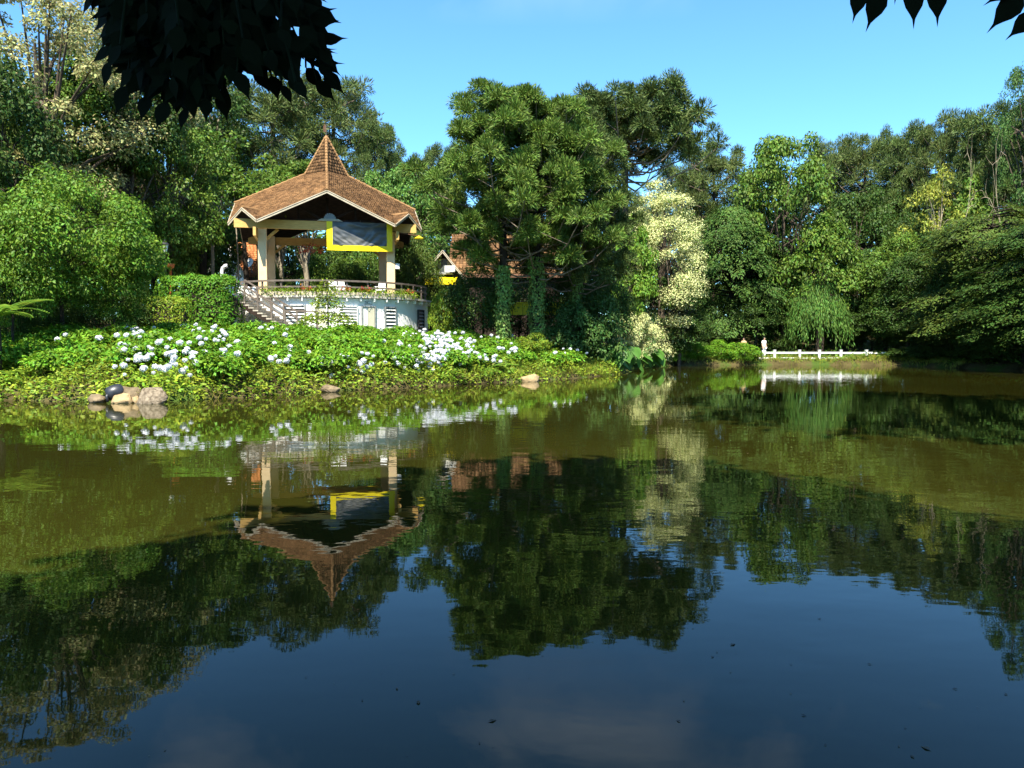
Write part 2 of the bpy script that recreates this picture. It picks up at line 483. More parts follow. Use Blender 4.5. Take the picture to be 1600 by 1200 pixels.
def clump_leaves(L, rng, c, r, n, leaf, up=.5, flat=.75, droop=.25):
    d = rand_dirs(rng, n, -.4)
    rad = r * rng.uniform(.55, 1.08, n)[:, None]
    P = c + d * rad * np.array([1, 1, flat])
    N = nrm(d + np.array([0, 0, up]) + rng.normal(0, .45, (n, 3)))
    D = nrm(np.cross(N, rng.normal(0, 1, (n, 3)))) + d * .5 + np.array([0, 0, -droop])
    sz = leaf * rng.uniform(.7, 1.3, n)
    L.add(P, D, N, sz, sz * .52)


def broadleaf(seed, H, W, cb, nclump, per, leaf, bark, mat, blossom=None, trunk_r=None, shape=1.0, clump=.17, lean=0.0, top_bias=.2):
    """rounded crown made of leaf clumps carried on limbs; returns dict of meshes"""
    rng = np.random.default_rng(seed)
    L, T, B = Leaves(), Tubes(), Leaves()
    tr = trunk_r or H * .022
    wob = [Vector((rng.normal(0, .012) * H + lean * H * t, rng.normal(0, .012) * H, H * t * .82)) for t in (0, .2, .4, .6, .8, 1)]
    wob[0] = Vector((0, 0, -.4))
    T.add(wob, [tr * 1.25, tr, tr * .85, tr * .65, tr * .42, tr * .15])
    zc, hz, hr = H * (cb + 1) / 2, H * (1 - cb) / 2, W / 2
    for i in range(nclump):
        d = rand_dirs(rng, 1)[0]
        k = rng.uniform(.45, 1.08) ** .45
        prof = 1 - max(0, d[2]) * (1 - shape)
        c = np.array([d[0] * hr * k * prof + lean * H * .6, d[1] * hr * k * prof, zc + d[2] * hz * k])
        r = W * clump * rng.uniform(.65, 1.25) * (1 if d[2] < .6 else .85)
        clump_leaves(L, rng, c, r, per, leaf)
        if blossom is not None and (d[1] < .75):
            clump_leaves(B, rng, c + np.array([0, 0, r * .1]), r * 1.1, int(per * 8), leaf * .66, .6)
        if i % 3 == 0:
            t = rng.uniform(.35, .85)
            s = wob[min(5, int(t * 5))].lerp(wob[min(5, int(t * 5) + 1)], t * 5 % 1)
            e = Vector(c); mid = s.lerp(e, .5) + Vector((0, 0, H * .03))
            T.add([s, mid, e], [tr * .35, tr * .22, tr * .07], 5)
    out = {'trunk': T.mesh('trunk', bark), 'crown': L.mesh('crown', mat), 'H': H, 'W': W}
    if blossom is not None: out['blossom'] = B.mesh('blossom', blossom)
    return out


def feathery(seed, H, W, cb, nspray, leaf, bark, mat, droop=.35, spray=.2, shape=.8):
    """tiered crown of drooping flat sprays"""
    rng = np.random.default_rng(seed)
    L, T = Leaves(), Tubes()
    tr = H * .02
    T.add([(0, 0, -.4), (rng.normal(0, .1), 0, H * .3), (0, rng.normal(0, .1), H * .6), (0, 0, H * .95)], [tr * 1.2, tr, tr * .6, tr * .15])
    gi = 0
    for i in range(nspray):
        if i % 9 == 0:
            t0 = rng.uniform(0, 1) ** .8; a0 = gi * 2.39996 + rng.normal(0, .3); k0 = rng.uniform(.6, 1.12); gi += 1
        t = min(1, max(0, t0 + rng.normal(0, .035)))
        z = H * (cb + (1 - cb) * t)
        a = a0 + rng.normal(0, .2)
        R_ = W / 2 * (math.sqrt(max(0.03, 1 - (abs(t - .3) / .75) ** 2)) if shape > .5 else 1 - t * .8)
        rr = R_ * k0 * rng.uniform(.55, 1.0)
        o = np.array([math.cos(a), math.sin(a), -droop * rng.uniform(.4, 1.6)]); o /= np.linalg.norm(o)
        s = np.array([-math.sin(a), math.cos(a), 0]); nn = np.cross(o, s); nn *= np.sign(nn[2] + 1e-6)
        ln = W * spray * rng.uniform(.7, 1.3)
        c = np.array([math.cos(a) * rr, math.sin(a) * rr, z])
        k = 80
        u = rng.uniform(0, 1, k); v = rng.choice([-1, -.5, 0, .5, 1], k) * .42 * (1 - u * .5) + rng.normal(0, .03, k)
        P = c + ln * ((u - .5)[:, None] * o + v[:, None] * s) + rng.normal(0, .03 * ln, (k, 3)) - np.outer(u * u, [0, 0, ln * .25])
        N = nrm(nn + rng.normal(0, .3, (k, 3)))
        D = o + s * np.sign(v)[:, None] * .7 + rng.normal(0, .2, (k, 3)) + np.array([0, 0, -.2])
        sz = leaf * rng.uniform(.7, 1.3, k)
        L.add(P, D, N, sz, sz * .4)
        if i % 6 == 0:
            T.add([(0, 0, z - rr * .1), tuple(c * .6 + np.array([0, 0, z * .4])), tuple(c)], [tr * .3, tr * .2, tr * .05], 5)
    return {'trunk': T.mesh('trunk', bark), 'crown': L.mesh('crown', mat), 'H': H, 'W': W}


def willow(seed, H, W, nstrand, leaf, bark, mat):
    rng = np.random.default_rng(seed)
    L, T = Leaves(), Tubes()
    tr = H * .025
    T.add([(0, 0, -.4), (.1, 0, H * .4), (0, .1, H * .8)], [tr * 1.2, tr, tr * .5])
    for i in range(nstrand):
        a = rng.uniform(0, 2 * np.pi); r = W / 2 * math.sqrt(rng.uniform(.05, 1))
        zt = H * (1 - .45 * (r / (W / 2)) ** 2) * rng.uniform(.85, 1)
        ln = H * rng.uniform(.2, .5)
        k = 26
        u = np.sort(rng.uniform(0, 1, k))
        P = np.stack([math.cos(a) * (r + .2 * u * W * .3), math.sin(a) * (r + .2 * u * W * .3), zt - u * ln], 1) + rng.normal(0, .08, (k, 3))
        N = nrm(rng.normal(0, 1, (k, 3)) + np.array([math.cos(a), math.sin(a), .4]))
        D = np.array([math.cos(a) * .25, math.sin(a) * .25, -1]) + rng.normal(0, .25, (k, 3))
        L.add(P, D, N, leaf * rng.uniform(.7, 1.4, k), leaf * .22)
        if i % 8 == 0: T.add([(0, 0, H * .6), (math.cos(a) * r * .6, math.sin(a) * r * .6, zt), (math.cos(a) * r, math.sin(a) * r, zt)], [tr * .3, tr * .15, tr * .05], 5)
    return {'trunk': T.mesh('trunk', bark), 'crown': L.mesh('crown', mat), 'H': H, 'W': W}


def tuft(L, rng, c, r, nb, down=-.5):
    """ball of stiff branchlets, the way an araucaria limb ends"""
    d = rand_dirs(rng, nb, down)
    up = (d[:, 2] > .25)[:, None]
    ln = r * rng.uniform(.25, .42, nb)
    st = c + d * (r * rng.uniform(.48, .78, nb))[:, None] * [1, 1, .92]
    D = nrm(d * .8 + np.where(up, [0, 0, .35], [0, 0, -.35]) + rng.normal(0, .2, (nb, 3)))
    N1 = nrm(np.cross(D, rng.normal(0, 1, (nb, 3))))
    L.add(st, D, N1, ln, r * .062)
    k = nb // 3                          # stalks towards the middle
    L.add(c + d[:k] * r * .1, d[:k], N1[:k], r * .65, r * .06)


def araucaria(seed, H, R_, base, prof, nlimb, tr_, tpl, nb, bark, mat, limb, rise=.12, trunk_r=None, topcap=6, dead_low=0):
    rng = np.random.default_rng(seed)
    L, T, B = Leaves(), Tubes(), Tubes()
    tr = trunk_r or H * .018
    T.add([(0, 0, -.5), (.05, 0, H * .25), (-.03, .05, H * .5), (0, 0, H * .75), (0, 0, H * .95)], [tr * 1.2, tr, tr * .9, tr * .65, tr * .25], 9)
    for i in range(nlimb):
        t = (i + rng.uniform(0, .9)) / nlimb
        h = H * (base + (.95 - base) * t)
        a = i * 2.39996 + rng.normal(0, .2)
        r = R_ * prof(t) * rng.uniform(.72, 1.08)
        ca, sa = math.cos(a), math.sin(a)
        up = r * rise * 2 * rng.uniform(.6, 1.5)
        pts = [Vector((0, 0, h)), Vector((ca * r * .35, sa * r * .35, h - .04 * r)), Vector((ca * r * .75, sa * r * .75, h + up * .35)), Vector((ca * r, sa * r, h + up))]
        B.add(pts, [tr * .26, tr * .2, tr * .15, tr * .08], 5)
        e = np.array(pts[3])
        tuft(L, rng, e + np.array([0, 0, tr_ * .2]), tr_ * rng.uniform(.85, 1.2), nb)
        for j in range(tpl - 1):
            f = rng.uniform(.55, 1.0) if r > 2 else rng.uniform(.4, 1)
            q = np.array([ca * r * f, sa * r * f, h + up * f]) + np.array([-sa, ca, 0]) * rng.normal(0, .33) * r * .5 + np.array([0, 0, rng.uniform(.1, .9) * tr_])
            tuft(L, rng, q, tr_ * rng.uniform(.65, 1.0), nb)
            if j == 0: B.add([pts[2], Vector(q) - Vector((0, 0, tr_ * .3))], [tr * .1, tr * .05], 4)
    for j in range(topcap):
        a = rng.uniform(0, 6.28); q = rng.uniform(0, .25) * R_ * max(prof(1.0), .2)
        tuft(L, rng, np.array([math.cos(a) * q, math.sin(a) * q, H * .96 + rng.uniform(0, .04) * H - tr_]), tr_ * rng.uniform(.7, 1), nb)
    return {'trunk': T.mesh('trunk', bark), 'limbs': B.mesh('limbs', limb), 'crown': L.mesh('crown', mat), 'H': H, 'W': 2 * R_}


def dead_tree(seed, H, W, mat):
    rng = np.random.default_rng(seed)
    T = Tubes()
    def grow(p, d, ln, r, lev):
        q = p + d * ln * .5 + Vector(rng.normal(0, .08 * ln, 3)); e = q + (d + Vector(rng.normal(0, .3, 3))).normalized() * ln * .5
        T.add([p, q, e], [r, r * .8, r * .5], 5)
        if lev < 4:
            for k in range(rng.integers(2, 4)):
                nd = (d + Vector(rng.normal(0, .6, 3)) + Vector((0, 0, .15))).normalized()
                grow(q if k == 2 else e, nd, ln * rng.uniform(.6, .85), r * .55, lev + 1)
    grow(Vector((0, 0, -.3)), Vector((0, 0, 1)), H * .55, H * .016, 0)
    me = T.mesh('trunk', mat)
    co = np.concatenate(T.V)
    return {'trunk': me, 'H': co[:, 2].max(), 'W': 2 * np.percentile(np.abs(co[:, :2]), 97)}


def true_size(p):
    me = p['crown']; co = np.empty(len(me.vertices) * 3, np.float32); me.vertices.foreach_get('co', co); co = co.reshape(-1, 3)
    p['H'] = float(np.percentile(co[:, 2], 99.9)); p['W'] = 2 * float(np.percentile(np.hypot(co[:, 0], co[:, 1]), 98))


def place(proto, name, label, cat, px, top, Y, wpx, group=None, rz=0.0, base=None, x=None, mat=None):
    """set a copy of a prototype at depth Y so that it is wpx wide and tops out at row `top`"""
    g = at(px, 532, Y)
    xx = g.x if x is None else x
    zb = tz(xx, Y) if base is None else base
    zt = at(px, top, Y).z
    sz = (zt - zb) / proto['H']
    sx = wpx / 1200 * Y / proto['W']
    root = empty(name, (xx, Y, zb - .02), label, cat, group, rz, (sx, sx, sz))
    for k in ('trunk', 'limbs', 'crown', 'blossom', 'ivy'):
        if k in proto:
            o = link({'trunk': 'trunk', 'limbs': 'branchwork', 'crown': 'crown', 'blossom': 'blossom', 'ivy': 'ivy'}[k], proto[k], root, kind=None if k in ('trunk',) else 'stuff')
            if mat and k == 'crown':
                o.material_slots[0].link = 'OBJECT'; o.material_slots[0].material = M[mat]
    return root

# ------------------------------------------------------------------ pavilion
PC = at(514, 532, 51.2)
PTH = math.atan2(-PC.x, PC.y)          # the front turns towards the pond
PROT = Matrix.Rotation(PTH, 4, 'Z')


def pav_world(p):
    return Vector((PC.x, PC.y, 0)) + (PROT @ Vector(p))


pav = empty('pavilion', (PC.x, PC.y, 0), 'open octagonal bandstand with tiled spire roof on a round white base', 'pavilion', None, PTH)
DECK = 4.62
DR = 6.55
HF, AP, Z0, SL = 3.95, 5.7, 13.47, 0.468       # half front, apothem, roof plane


def polar(r, a, z): return Vector((r * math.sin(a), -r * math.cos(a), z))   # a = 0 is the front


# drum wall
bm = bmesh.new()
N = 72
ra = [bm.verts.new(polar(DR, 2 * math.pi * k / N, 1.6)) for k in range(N)]
rb = [bm.verts.new(polar(DR, 2 * math.pi * k / N, DECK - .16)) for k in range(N)]
for k in range(N): bm.faces.new((ra[k], ra[(k + 1) % N], rb[(k + 1) % N], rb[k]))
part('base_wall', bm, M['white_wall'], pav, True)
bm = bmesh.new(); lathe(bm, [(DR + .02, DECK - .14), (DR + .26, DECK - .13), (DR + .26, DECK), (0.02, DECK + .002)], 72)
part('deck_slab', bm, M['deck'], pav)
# brackets under the ledge
bme = bmesh.new(); box(bme, (0, -.115, -.09), (.07, .23, .18)); br_me = bm_mesh('bracket', bme, M['white_wall'])
for k in range(-11, 12):
    a = k * .125 + .03
    link('ledge_bracket', br_me, pav, polar(DR + .01, a, DECK - .143), (0, 0, a))


def plank_mesh(name, w, d, h, mat):
    b = bmesh.new(); box(b, (0, 0, 0), (w, d, h)); return bm_mesh(name, b, mat)


def opening(lx, w, z0, z1, kind, label=None):
    a = math.asin(lx / DR)
    f = link(kind[0], plank_mesh('backing', w, .05, z1 - z0, M[kind[1]]), pav, polar(DR - .0, a, (z0 + z1) / 2), (0, 0, a))
    if label: f['label'] = label
    fm = M[kind[2]]
    for nm, c, s in (('frame', (-w / 2 - .03, -.04, 0), (.07, .12, z1 - z0 + .13)), ('frame', (w / 2 + .03, -.04, 0), (.07, .12, z1 - z0 + .13)),
                     ('frame', (0, -.043, (z1 - z0) / 2 + .03), (w - .008, .12, .07)), ('frame', (0, -.043, -(z1 - z0) / 2 - .03), (w - .008, .14, .07))):
        link(nm, plank_mesh(nm, *s, fm), f, c)
    if kind[3]:
        n = kind[3]
        me = plank_mesh('slat', w - .02, .014, (z1 - z0) / n * .72, M[kind[4]])
        for j in range(n):
            link('slat', me, f, (0, -.05, -(z1 - z0) / 2 + (j + .5) * (z1 - z0) / n), (R(-35), 0, 0))
    return f


TOPW = 3.98
opening(-1.92, 1.22, 2.9, TOPW, ('louvre_window', 'dark_pane', 'grey_metal', 6, 'slat'), 'wide louvre window left of the small tree')
opening(-.42, .62, 2.7, TOPW, ('panel', 'door', 'white_paint', 0, None))
opening(1.12, 1.0, 2.9, TOPW, ('louvre_window', 'dark_pane', 'slat', 6, 'slat'), 'louvre window behind the small tree')
d_ = opening(2.3, .78, 2.0, TOPW, ('door', 'door', 'grey_metal', 0, None), 'narrow cream double door under the small sign')
link('door_leaf', plank_mesh('door_leaf', .3, .03, 1.5, M['slat']), d_, (-.2, -.04, .2))
link('door_leaf', plank_mesh('door_leaf', .38, .05, 1.9, M['door']), d_, (.17, -.05, 0))
opening(3.62, .72, 2.7, TOPW, ('louvre_window', 'dark_pane', 'grey_metal', 6, 'slat'), 'narrow louvre window right of the door')
opening(5.72, .82, 2.6, TOPW - .08, ('louvre_window', 'dark_pane', 'black_metal', 6, 'grey_metal'), 'shaded dark louvre window at the right end')
a = math.asin(2.3 / DR)
sg = link('sign_plate', plank_mesh('sign_plate', .46, .03, .2, M['white_paint']), pav, polar(DR + .025, a, 4.22), (0, 0, a))
for x_, z_, w_, h_ in ((0, .085, .44, .018), (0, -.085, .44, .018), (-.21, 0, .018, .18), (.21, 0, .018, .18)):
    link('sign_border', plank_mesh('sign_border', w_, .012, h_, M['black_metal']), sg, (x_, -.022, z_))
for x_, w_, h_, z_ in ((-.12, .03, .09, 0), (-.08, .06, .025, .03), (-.075, .03, .07, -.01), (.0, .025, .05, -.02), (.035, .045, .022, -.035), (.06, .022, .055, -.015), (.12, .02, .02, -.04)):
    link('sign_mark', plank_mesh('sign_mark', w_, .012, h_, M['black_metal']), sg, (x_, -.022, z_))

# columns, beams, trusses
CX, CF, CB = 3.8, -4.05, 3.5
for sx in (-1, 1):
    for y_ in (CF, CB):
        bm = bmesh.new(); box(bm, (0, 0, (9.2 - DECK) / 2), (.5, .5, 9.2 - DECK))
        bmesh.ops.bevel(bm, geom=bm.edges[:], offset=.025, segments=1, affect='EDGES')
        part('column', bm, M['cream_paint'], pav, loc=(sx * CX, y_, DECK))
        bm = bmesh.new(); bar(bm, (sx * CX, y_ + .2, 7.9), (sx * (CX - .9), y_ + .2, 8.7), .14, .16)
        part('knee_brace', bm, M['beam_paint'], pav)
for y_, z_ in ((CF - .33, 8.92), (CB + .33, 8.92)):
    bm = bmesh.new(); box(bm, (0, 0, 0), (2 * CX + 3.1, .16, .52)); part('beam', bm, M['beam_paint'], pav, loc=(0, y_, z_))
for sx in (-1, 1):
    bm = bmesh.new(); box(bm, (0, 0, 0), (.16, CB - CF + 2.6, .5)); part('beam', bm, M['beam_paint'], pav, loc=(sx * (CX + .335), (CB + CF) / 2, 8.35))
bm = bmesh.new(); bar(bm, (0, CF + .3, 9.2), (0, CF + .3, 10.7), .16, .16); part('king_post', bm, M['dark_wood'], pav)
for sx in (-1, 1):
    for a0, a1 in (((.15, 9.3), (1.7, 10.15)), ((1.7, 9.2), (1.7, 10.1))):
        bm = bmesh.new(); bar(bm, (sx * a0[0], CF + .3, a0[1]), (sx * a1[0], CF + .3, a1[1]), .12, .12); part('truss_strut', bm, M['dark_wood'], pav)
bm = bmesh.new(); box(bm, (0, 0, 0), (7.9, .14, .2)); part('tie_beam', bm, M['dark_wood'], pav, loc=(0, CF + .3, 9.3))


def zplane(x, y): return Z0 - SL * (abs(x) + abs(y))


def roof_faces():
    """(polygon, ) list of roof planes in local coordinates"""
    out = []
    for sx, sy in ((1, 1), (-1, 1), (-1, -1), (1, -1)):
        def v(x, y, z=None): return Vector((sx * x, sy * y, zplane(x, y) if z is None else z))
        q = v(3.97, 3.97); m = v(4.825, 4.825, 9.75)
        c1, c2 = v(AP, HF), v(HF, AP)
        out.append([v(1.35, 0), v(AP, 0), c1, q, c2, v(0, AP), v(0, 1.35)])
        out.append([q, c1, m]); out.append([q, m, c2])
        out.append([v(1.35, 0), v(0, 1.35), Vector((0, 0, 15.35))])
    return out


FACES = roof_faces()
bm = bmesh.new()
for f in FACES:
    up = [bm.verts.new(p - Vector((0, 0, .02))) for p in f]
    lo = [bm.verts.new(p - Vector((0, 0, .14))) for p in f]
    bm.faces.new(up); bm.faces.new(lo)
    for i in range(len(f)): bm.faces.new((up[i], up[(i + 1) % len(f)], lo[(i + 1) % len(f)], lo[i]))
part('roof_boarding', bm, M['dark_wood'], pav)


def tile_mesh(name, faces, mat, pitch=.2, width=.19, thick=.035, seed=1):
    rng = np.random.default_rng(seed)
    V, F = [], []
    for f in faces:
        n = (f[1] - f[0]).cross(f[2] - f[0])
        if n.z < 0: n = -n
        n.normalize()
        dn = Vector((n.x, n.y, 0)); dn = (dn - n * dn.dot(n)).normalized()
        s = n.cross(dn)
        o = f[0]
        P2 = [((p - o).dot(s), (p - o).dot(dn)) for p in f]
        v0, v1 = min(p[1] for p in P2), max(p[1] for p in P2)
        k = int((v1 - v0) / pitch) + 1
        for i in range(k):
            vm = v0 + (i + .5) * pitch
            xs = []
            for (ax, ay), (bx, by) in zip(P2, P2[1:] + P2[:1]):
                if (ay > vm) != (by > vm): xs.append(ax + (vm - ay) / (by - ay) * (bx - ax))
            xs.sort()
            for x0, x1 in zip(xs[::2], xs[1::2]):
                w = x1 - x0; m = max(1, round(w / width)); w /= m
                for j in range(m):
                    u0, u1 = x0 + j * w + .006, x0 + (j + 1) * w - .006
                    jz = rng.uniform(0, .030); t0 = vm - pitch * .55; t1 = min(vm + pitch * (.62 + rng.uniform(-.03, .03)), v1 + .03)
                    b = len(V)
                    lo = thick + jz
                    for (u, v, h) in ((u0, t0, .006), (u1, t0, .006), (u1, t1, lo), (u0, t1, lo), (u0, t1, -.01), (u1, t1, -.01), (u0, t0, -.01), (u1, t0, -.01)):
                        V.append(o + s * u + dn * v + n * h)
                    F += [(b, b + 1, b + 2, b + 3), (b + 3, b + 2, b + 5, b + 4), (b, b + 3, b + 4, b + 6), (b + 1, b + 7, b + 5, b + 2)]
    return np_mesh(name, [tuple(v) for v in V], F, mat)


link('roof_tiling', tile_mesh('roof_tiling', [f for f in FACES if len(f) == 7], M['tile'], .17, .17), pav, kind='stuff')
link('roof_tiling', tile_mesh('roof_tiling_b', [f for i, f in enumerate(FACES) if i % 4 in (1, 2)], M['tile'], .17, .17, seed=2), pav, kind='stuff')
link('spire_tiling', tile_mesh('spire_tiling', [f for i, f in enumerate(FACES) if i % 4 == 3], M['tile'], .24, .24, .04, seed=3), pav, kind='stuff')
for k in range(4):
    a = k * math.pi / 2
    c, s = math.cos(a), math.sin(a)
    for p0, p1 in (((1.35, zplane(1.35, 0)), (AP + .05, zplane(AP, 0))), ((0, 15.38), (1.36, zplane(1.35, 0) + .01))):
        bm = bmesh.new()
        n = 12
        for j in range(n):      # overlapping half-round caps
            q0 = (p0[0] + (p1[0] - p0[0]) * j / n, p0[1] + (p1[1] - p0[1]) * j / n); q1 = (p0[0] + (p1[0] - p0[0]) * (j + 1.1) / n, p0[1] + (p1[1] - p0[1]) * (j + 1.1) / n)
            tube(bm, [(c * q0[0], s * q0[0], q0[1] + .01), (c * q1[0], s * q1[0], q1[1] + .025)], [.075, .1], 7)
        part('ridge_cap', bm, M['ridge'], pav)
    a += math.pi / 4
    c, s = math.cos(a) * 2 ** .5, math.sin(a) * 2 ** .5
    bm = bmesh.new(); tube(bm, [(c * 3.9, s * 3.9, 9.77), (c * 4.85, s * 4.85, 9.79)], [.08, .09], 7); part('ridge_cap', bm, M['ridge'], pav)
# fascia boards along every rake
rk = []
for k in range(4):
    rot = Matrix.Rotation(k * math.pi / 2, 4, 'Z')
    for sx in (-1, 1):
        rk.append((rot @ Vector((0, -AP, zplane(0, AP))), rot @ Vector((sx * HF, -AP, zplane(HF, AP)))))
        m = Vector((sx * 4.825, -4.825, 9.75))
        rk.append((rot @ m, rot @ Vector((sx * HF, -AP, zplane(HF, AP))))) if sx == 1 else None
        if sx == 1: rk.append((rot @ m, rot @ Vector((AP, -HF, zplane(HF, AP)))))
for p0, p1 in rk:
    mid = (p0 + p1) / 2; out = Vector((mid.x, mid.y, 0))
    d = (p1 - p0); d.z = 0; d.normalize()
    out = (out - d * out.dot(d)).normalized() if (out - d * out.dot(d)).length > .1 else out.normalized()
    bm = bmesh.new(); bar(bm, p0 + out * .05 - Vector((0, 0, .01)), p1 + out * .05 - Vector((0, 0, .01)), .05, .05); part('verge_strip', bm, M['fascia'], pav)
    bm = bmesh.new(); bar(bm, p0 + out * .03 - Vector((0, 0, .115)), p1 + out * .03 - Vector((0, 0, .115)), .04, .09); part('fascia_board', bm, M['fascia'], pav)
bm = bmesh.new(); tube(bm, [(0, 0, 15.3), (0, 0, 16.15)], .022, 6); part('finial_rod', bm, M['rail'], pav)
bm = bmesh.new(); box(bm, (-.1, 0, 15.85), (.16, .02, .4)); box(bm, (-.1, 0, 16.1), (.06, .02, .12)); part('finial_vane', bm, M['brown_wood'], pav)
# cog emblem on the front beam
bm = bmesh.new()
for k in range(9):
    a = math.pi * k / 8
    box(bm, (.26 * math.cos(a), 0, .26 * math.sin(a)), (.2, .08, .1), Matrix.Rotation(-a, 3, 'Y'))
prev = None
pts = [Vector((.22 * math.cos(math.pi * k / 14), 0, .22 * math.sin(math.pi * k / 14))) for k in range(15)]
f = [bm.verts.new(p + Vector((0, -.045, 0))) for p in pts]; g = [bm.verts.new(p + Vector((0, .045, 0))) for p in pts]
bm.faces.new(f); bm.faces.new(g[::-1])
for i in range(15): bm.faces.new((f[i], f[(i + 1) % 15], g[(i + 1) % 15], g[i]))
emb = part('cog_emblem', bm, M['grey_metal'], pav, loc=(.15, CF - .5, 9.3)); emb['label'] = 'half cog ornament on top of the front beam'
bm = bmesh.new()
vsx = [bm.verts.new(p) for p in ((-.75, -.05, 0), (.75, -.05, 0), (.5, -.05, .13), (-.5, -.05, .13), (-.75, .05, 0), (.75, .05, 0), (.5, .05, .13), (-.5, .05, .13))]
for q in ((0, 1, 2, 3), (4, 7, 6, 5), (0, 4, 5, 1), (3, 2, 6, 7), (1, 5, 6, 2), (0, 3, 7, 4)): bm.faces.new([vsx[i] for i in q])
part('emblem_base', bm, M['fascia'], pav, loc=(.15, CF - .5, 9.19))
# floodlight arm and box on the right column
bm = bmesh.new(); bar(bm, (3.6, CF - .42, 8.75), (5.5, CF - .6, 8.45), .05, .05); part('light_arm', bm, M['brown_wood'], pav)
bm = bmesh.new(); lathe(bm, [(.04, .16), (.1, .12), (.3, 0), (.28, -.02)], 12, (5.5, CF - .6, 8.3)); part('light_shade', bm, M['yellow_vinyl'], pav)
bm = bmesh.new(); box(bm, (0, 0, 0), (.26, .2, .34)); bmesh.ops.bevel(bm, geom=bm.edges[:], offset=.02, affect='EDGES')
part('switch_box', bm, M['white_paint'], pav, loc=(4.2, CF - .15, 6.6))

# railing around the deck edge
A0, A1, NP = -1.02, 1.75, 14
for rz_, rh in ((.86, .07), (.5, .06)):
    for i in range(NP):
        a, b = A0 + (A1 - A0) * i / NP, A0 + (A1 - A0) * (i + 1) / NP
        bm = bmesh.new(); bar(bm, polar(DR - .05, a, DECK + rz_), polar(DR - .05, b, DECK + rz_), .07, rh + .03); part('handrail', bm, M['rail'], pav)
pm_ = plank_mesh('rail_post', .08, .08, .82, M['rail'])
for i in range(NP + 1):
    a = A0 + (A1 - A0) * i / NP
    link('rail_post', pm_, pav, polar(DR - .13, a, DECK + .42), (0, 0, a))

# ------------------------------------------------------------------ flower boxes on the ledge
def flower_box(a, w, red, label):
    p = pav_world(polar(DR + .12, a, DECK))
    root = empty('flower_box', p, label, 'flower box', 'flower boxes along the pavilion ledge', PTH + a)
    bm = bmesh.new(); box(bm, (0, 0, .1), (w, .26, .2)); bmesh.ops.bevel(bm, geom=[e for e in bm.edges], offset=.012, affect='EDGES')
    part('trough', bm, M['fascia'], root)
    rng = np.random.default_rng(int(a * 1000) + 5000)
    L = Leaves(); n = 260
    P = np.stack([rng.uniform(-w / 2, w / 2, n), rng.normal(-.05, .12, n), .15 + np.abs(rng.normal(0, .14, n))], 1)
    P[:60, 1] -= .12; P[:60, 2] -= .2
    L.add(P, nrm(rng.normal(0, 1, (n, 3)) + [0, -.3, .3]), nrm(rng.normal(0, 1, (n, 3)) + [0, -.5, .8]), rng.uniform(.07, .14, n), .06)
    link('foliage', L.mesh('foliage', M['cover']), root, kind='stuff')
    if red:
        L = Leaves(); n = 60
        P = np.stack([rng.uniform(-w / 3, w / 3, n), rng.normal(-.05, .1, n), .3 + np.abs(rng.normal(0, .1, n))], 1)
        L.add(P, rand_dirs(rng, n), rand_dirs(rng, n), .09, .08)
        link('blossom', L.mesh('blossom', M['red_leaf']), root, kind='stuff')


for k, (lab, red) in enumerate((('flower box beside the left front column', 0), ('flower box over the wide louvre window', 0), ('flower box with red blooms left of the small tree', 1),
                               ('flower box behind the top of the small tree', 0), ('flower box with red blooms right of the small tree', 1), ('flower box with red blooms above the cream door', 1),
                               ('flower box above the narrow louvre window', 0), ('flower box beside the right front column', 0), ('flower box with mixed plants near the railing end', 1))):
    flower_box(-.52 + k * .168, 1.04, red, lab)

# ------------------------------------------------------------------ banner
def bn(lx, z, y=CF - .62): return pav_world((lx, y, z))


ban = empty('banner', bn(1.95, 8.3), 'yellow bordered banner with a creased grey centre hung from the pavilion beam', 'banner', None, PTH)
BX0, BX1, BZ0, BZ1 = -2.0, 1.92, -.86, .86
for nm, c, s in (('border', ((BX0 + .17), 0, .0), (.34, .012, 1.72)), ('border', ((BX1 - .17), 0, 0), (.34, .012, 1.72)), ('border', ((BX0 + BX1) / 2, 0, BZ0 + .16), (BX1 - BX0 - .7, .012, .32))):
    bm = bmesh.new(); box(bm, c, s); bmesh.ops.subdivide_edges(bm, edges=bm.edges[:], cuts=6, use_grid_fill=True)
    for v in bm.verts: v.co.y += .02 * math.sin(v.co.x * 3.1) + .012 * math.sin(v.co.z * 5)
    part(nm, bm, M['yellow_vinyl'], ban)
nx, nz = 90, 40
xs = np.linspace(BX0 + .34, BX1 - .34, nx); zs = np.linspace(BZ0 + .32, BZ1, nz)
X, Z = np.meshgrid(xs, zs)
u = (X - xs[0]) / (xs[-1] - xs[0]); v = (Z - zs[0]) / (zs[-1] - zs[0])
from mathutils import noise as mnoise
def nz3(sc, off): return np.array([[mnoise.noise(Vector((a_ * sc[0] + off, b_ * sc[1], off))) for a_ in u[0]] for b_ in v[:, 0]])
w1, w2, w3 = nz3((3, 2), 1.0), nz3((2, 3), 7.0), nz3((7, 5), 3.0)
sag = np.sin((np.hypot((u - .6) * 1.5, v - 1.35) * 17) + w1 * 5) * np.clip(v * 1.3 - .15, 0, 1) * np.clip(1.2 - abs(u - .62) * 2, 0, 1)
dl = np.sin((u * 2.1 + v * .9) * 21 + w2 * 6) * np.clip(1.15 - v * 1.3, 0, 1) * np.clip(1.1 - u * 1.7, 0, 1)
dr_ = np.sin((u * 1.7 - v * 1.1) * 19 + w1 * 7) * np.clip(u * 2 - .8, 0, 1) * np.clip(1.1 - v, 0, 1)
Yd = .026 * sag + .030 * dl + .026 * dr_ + .03 * w3 + .05 * w2
i_ = np.arange(nx * nz).reshape(nz, nx)
mb, n_, l_, p_ = new_mat('grey_banner_mesh')
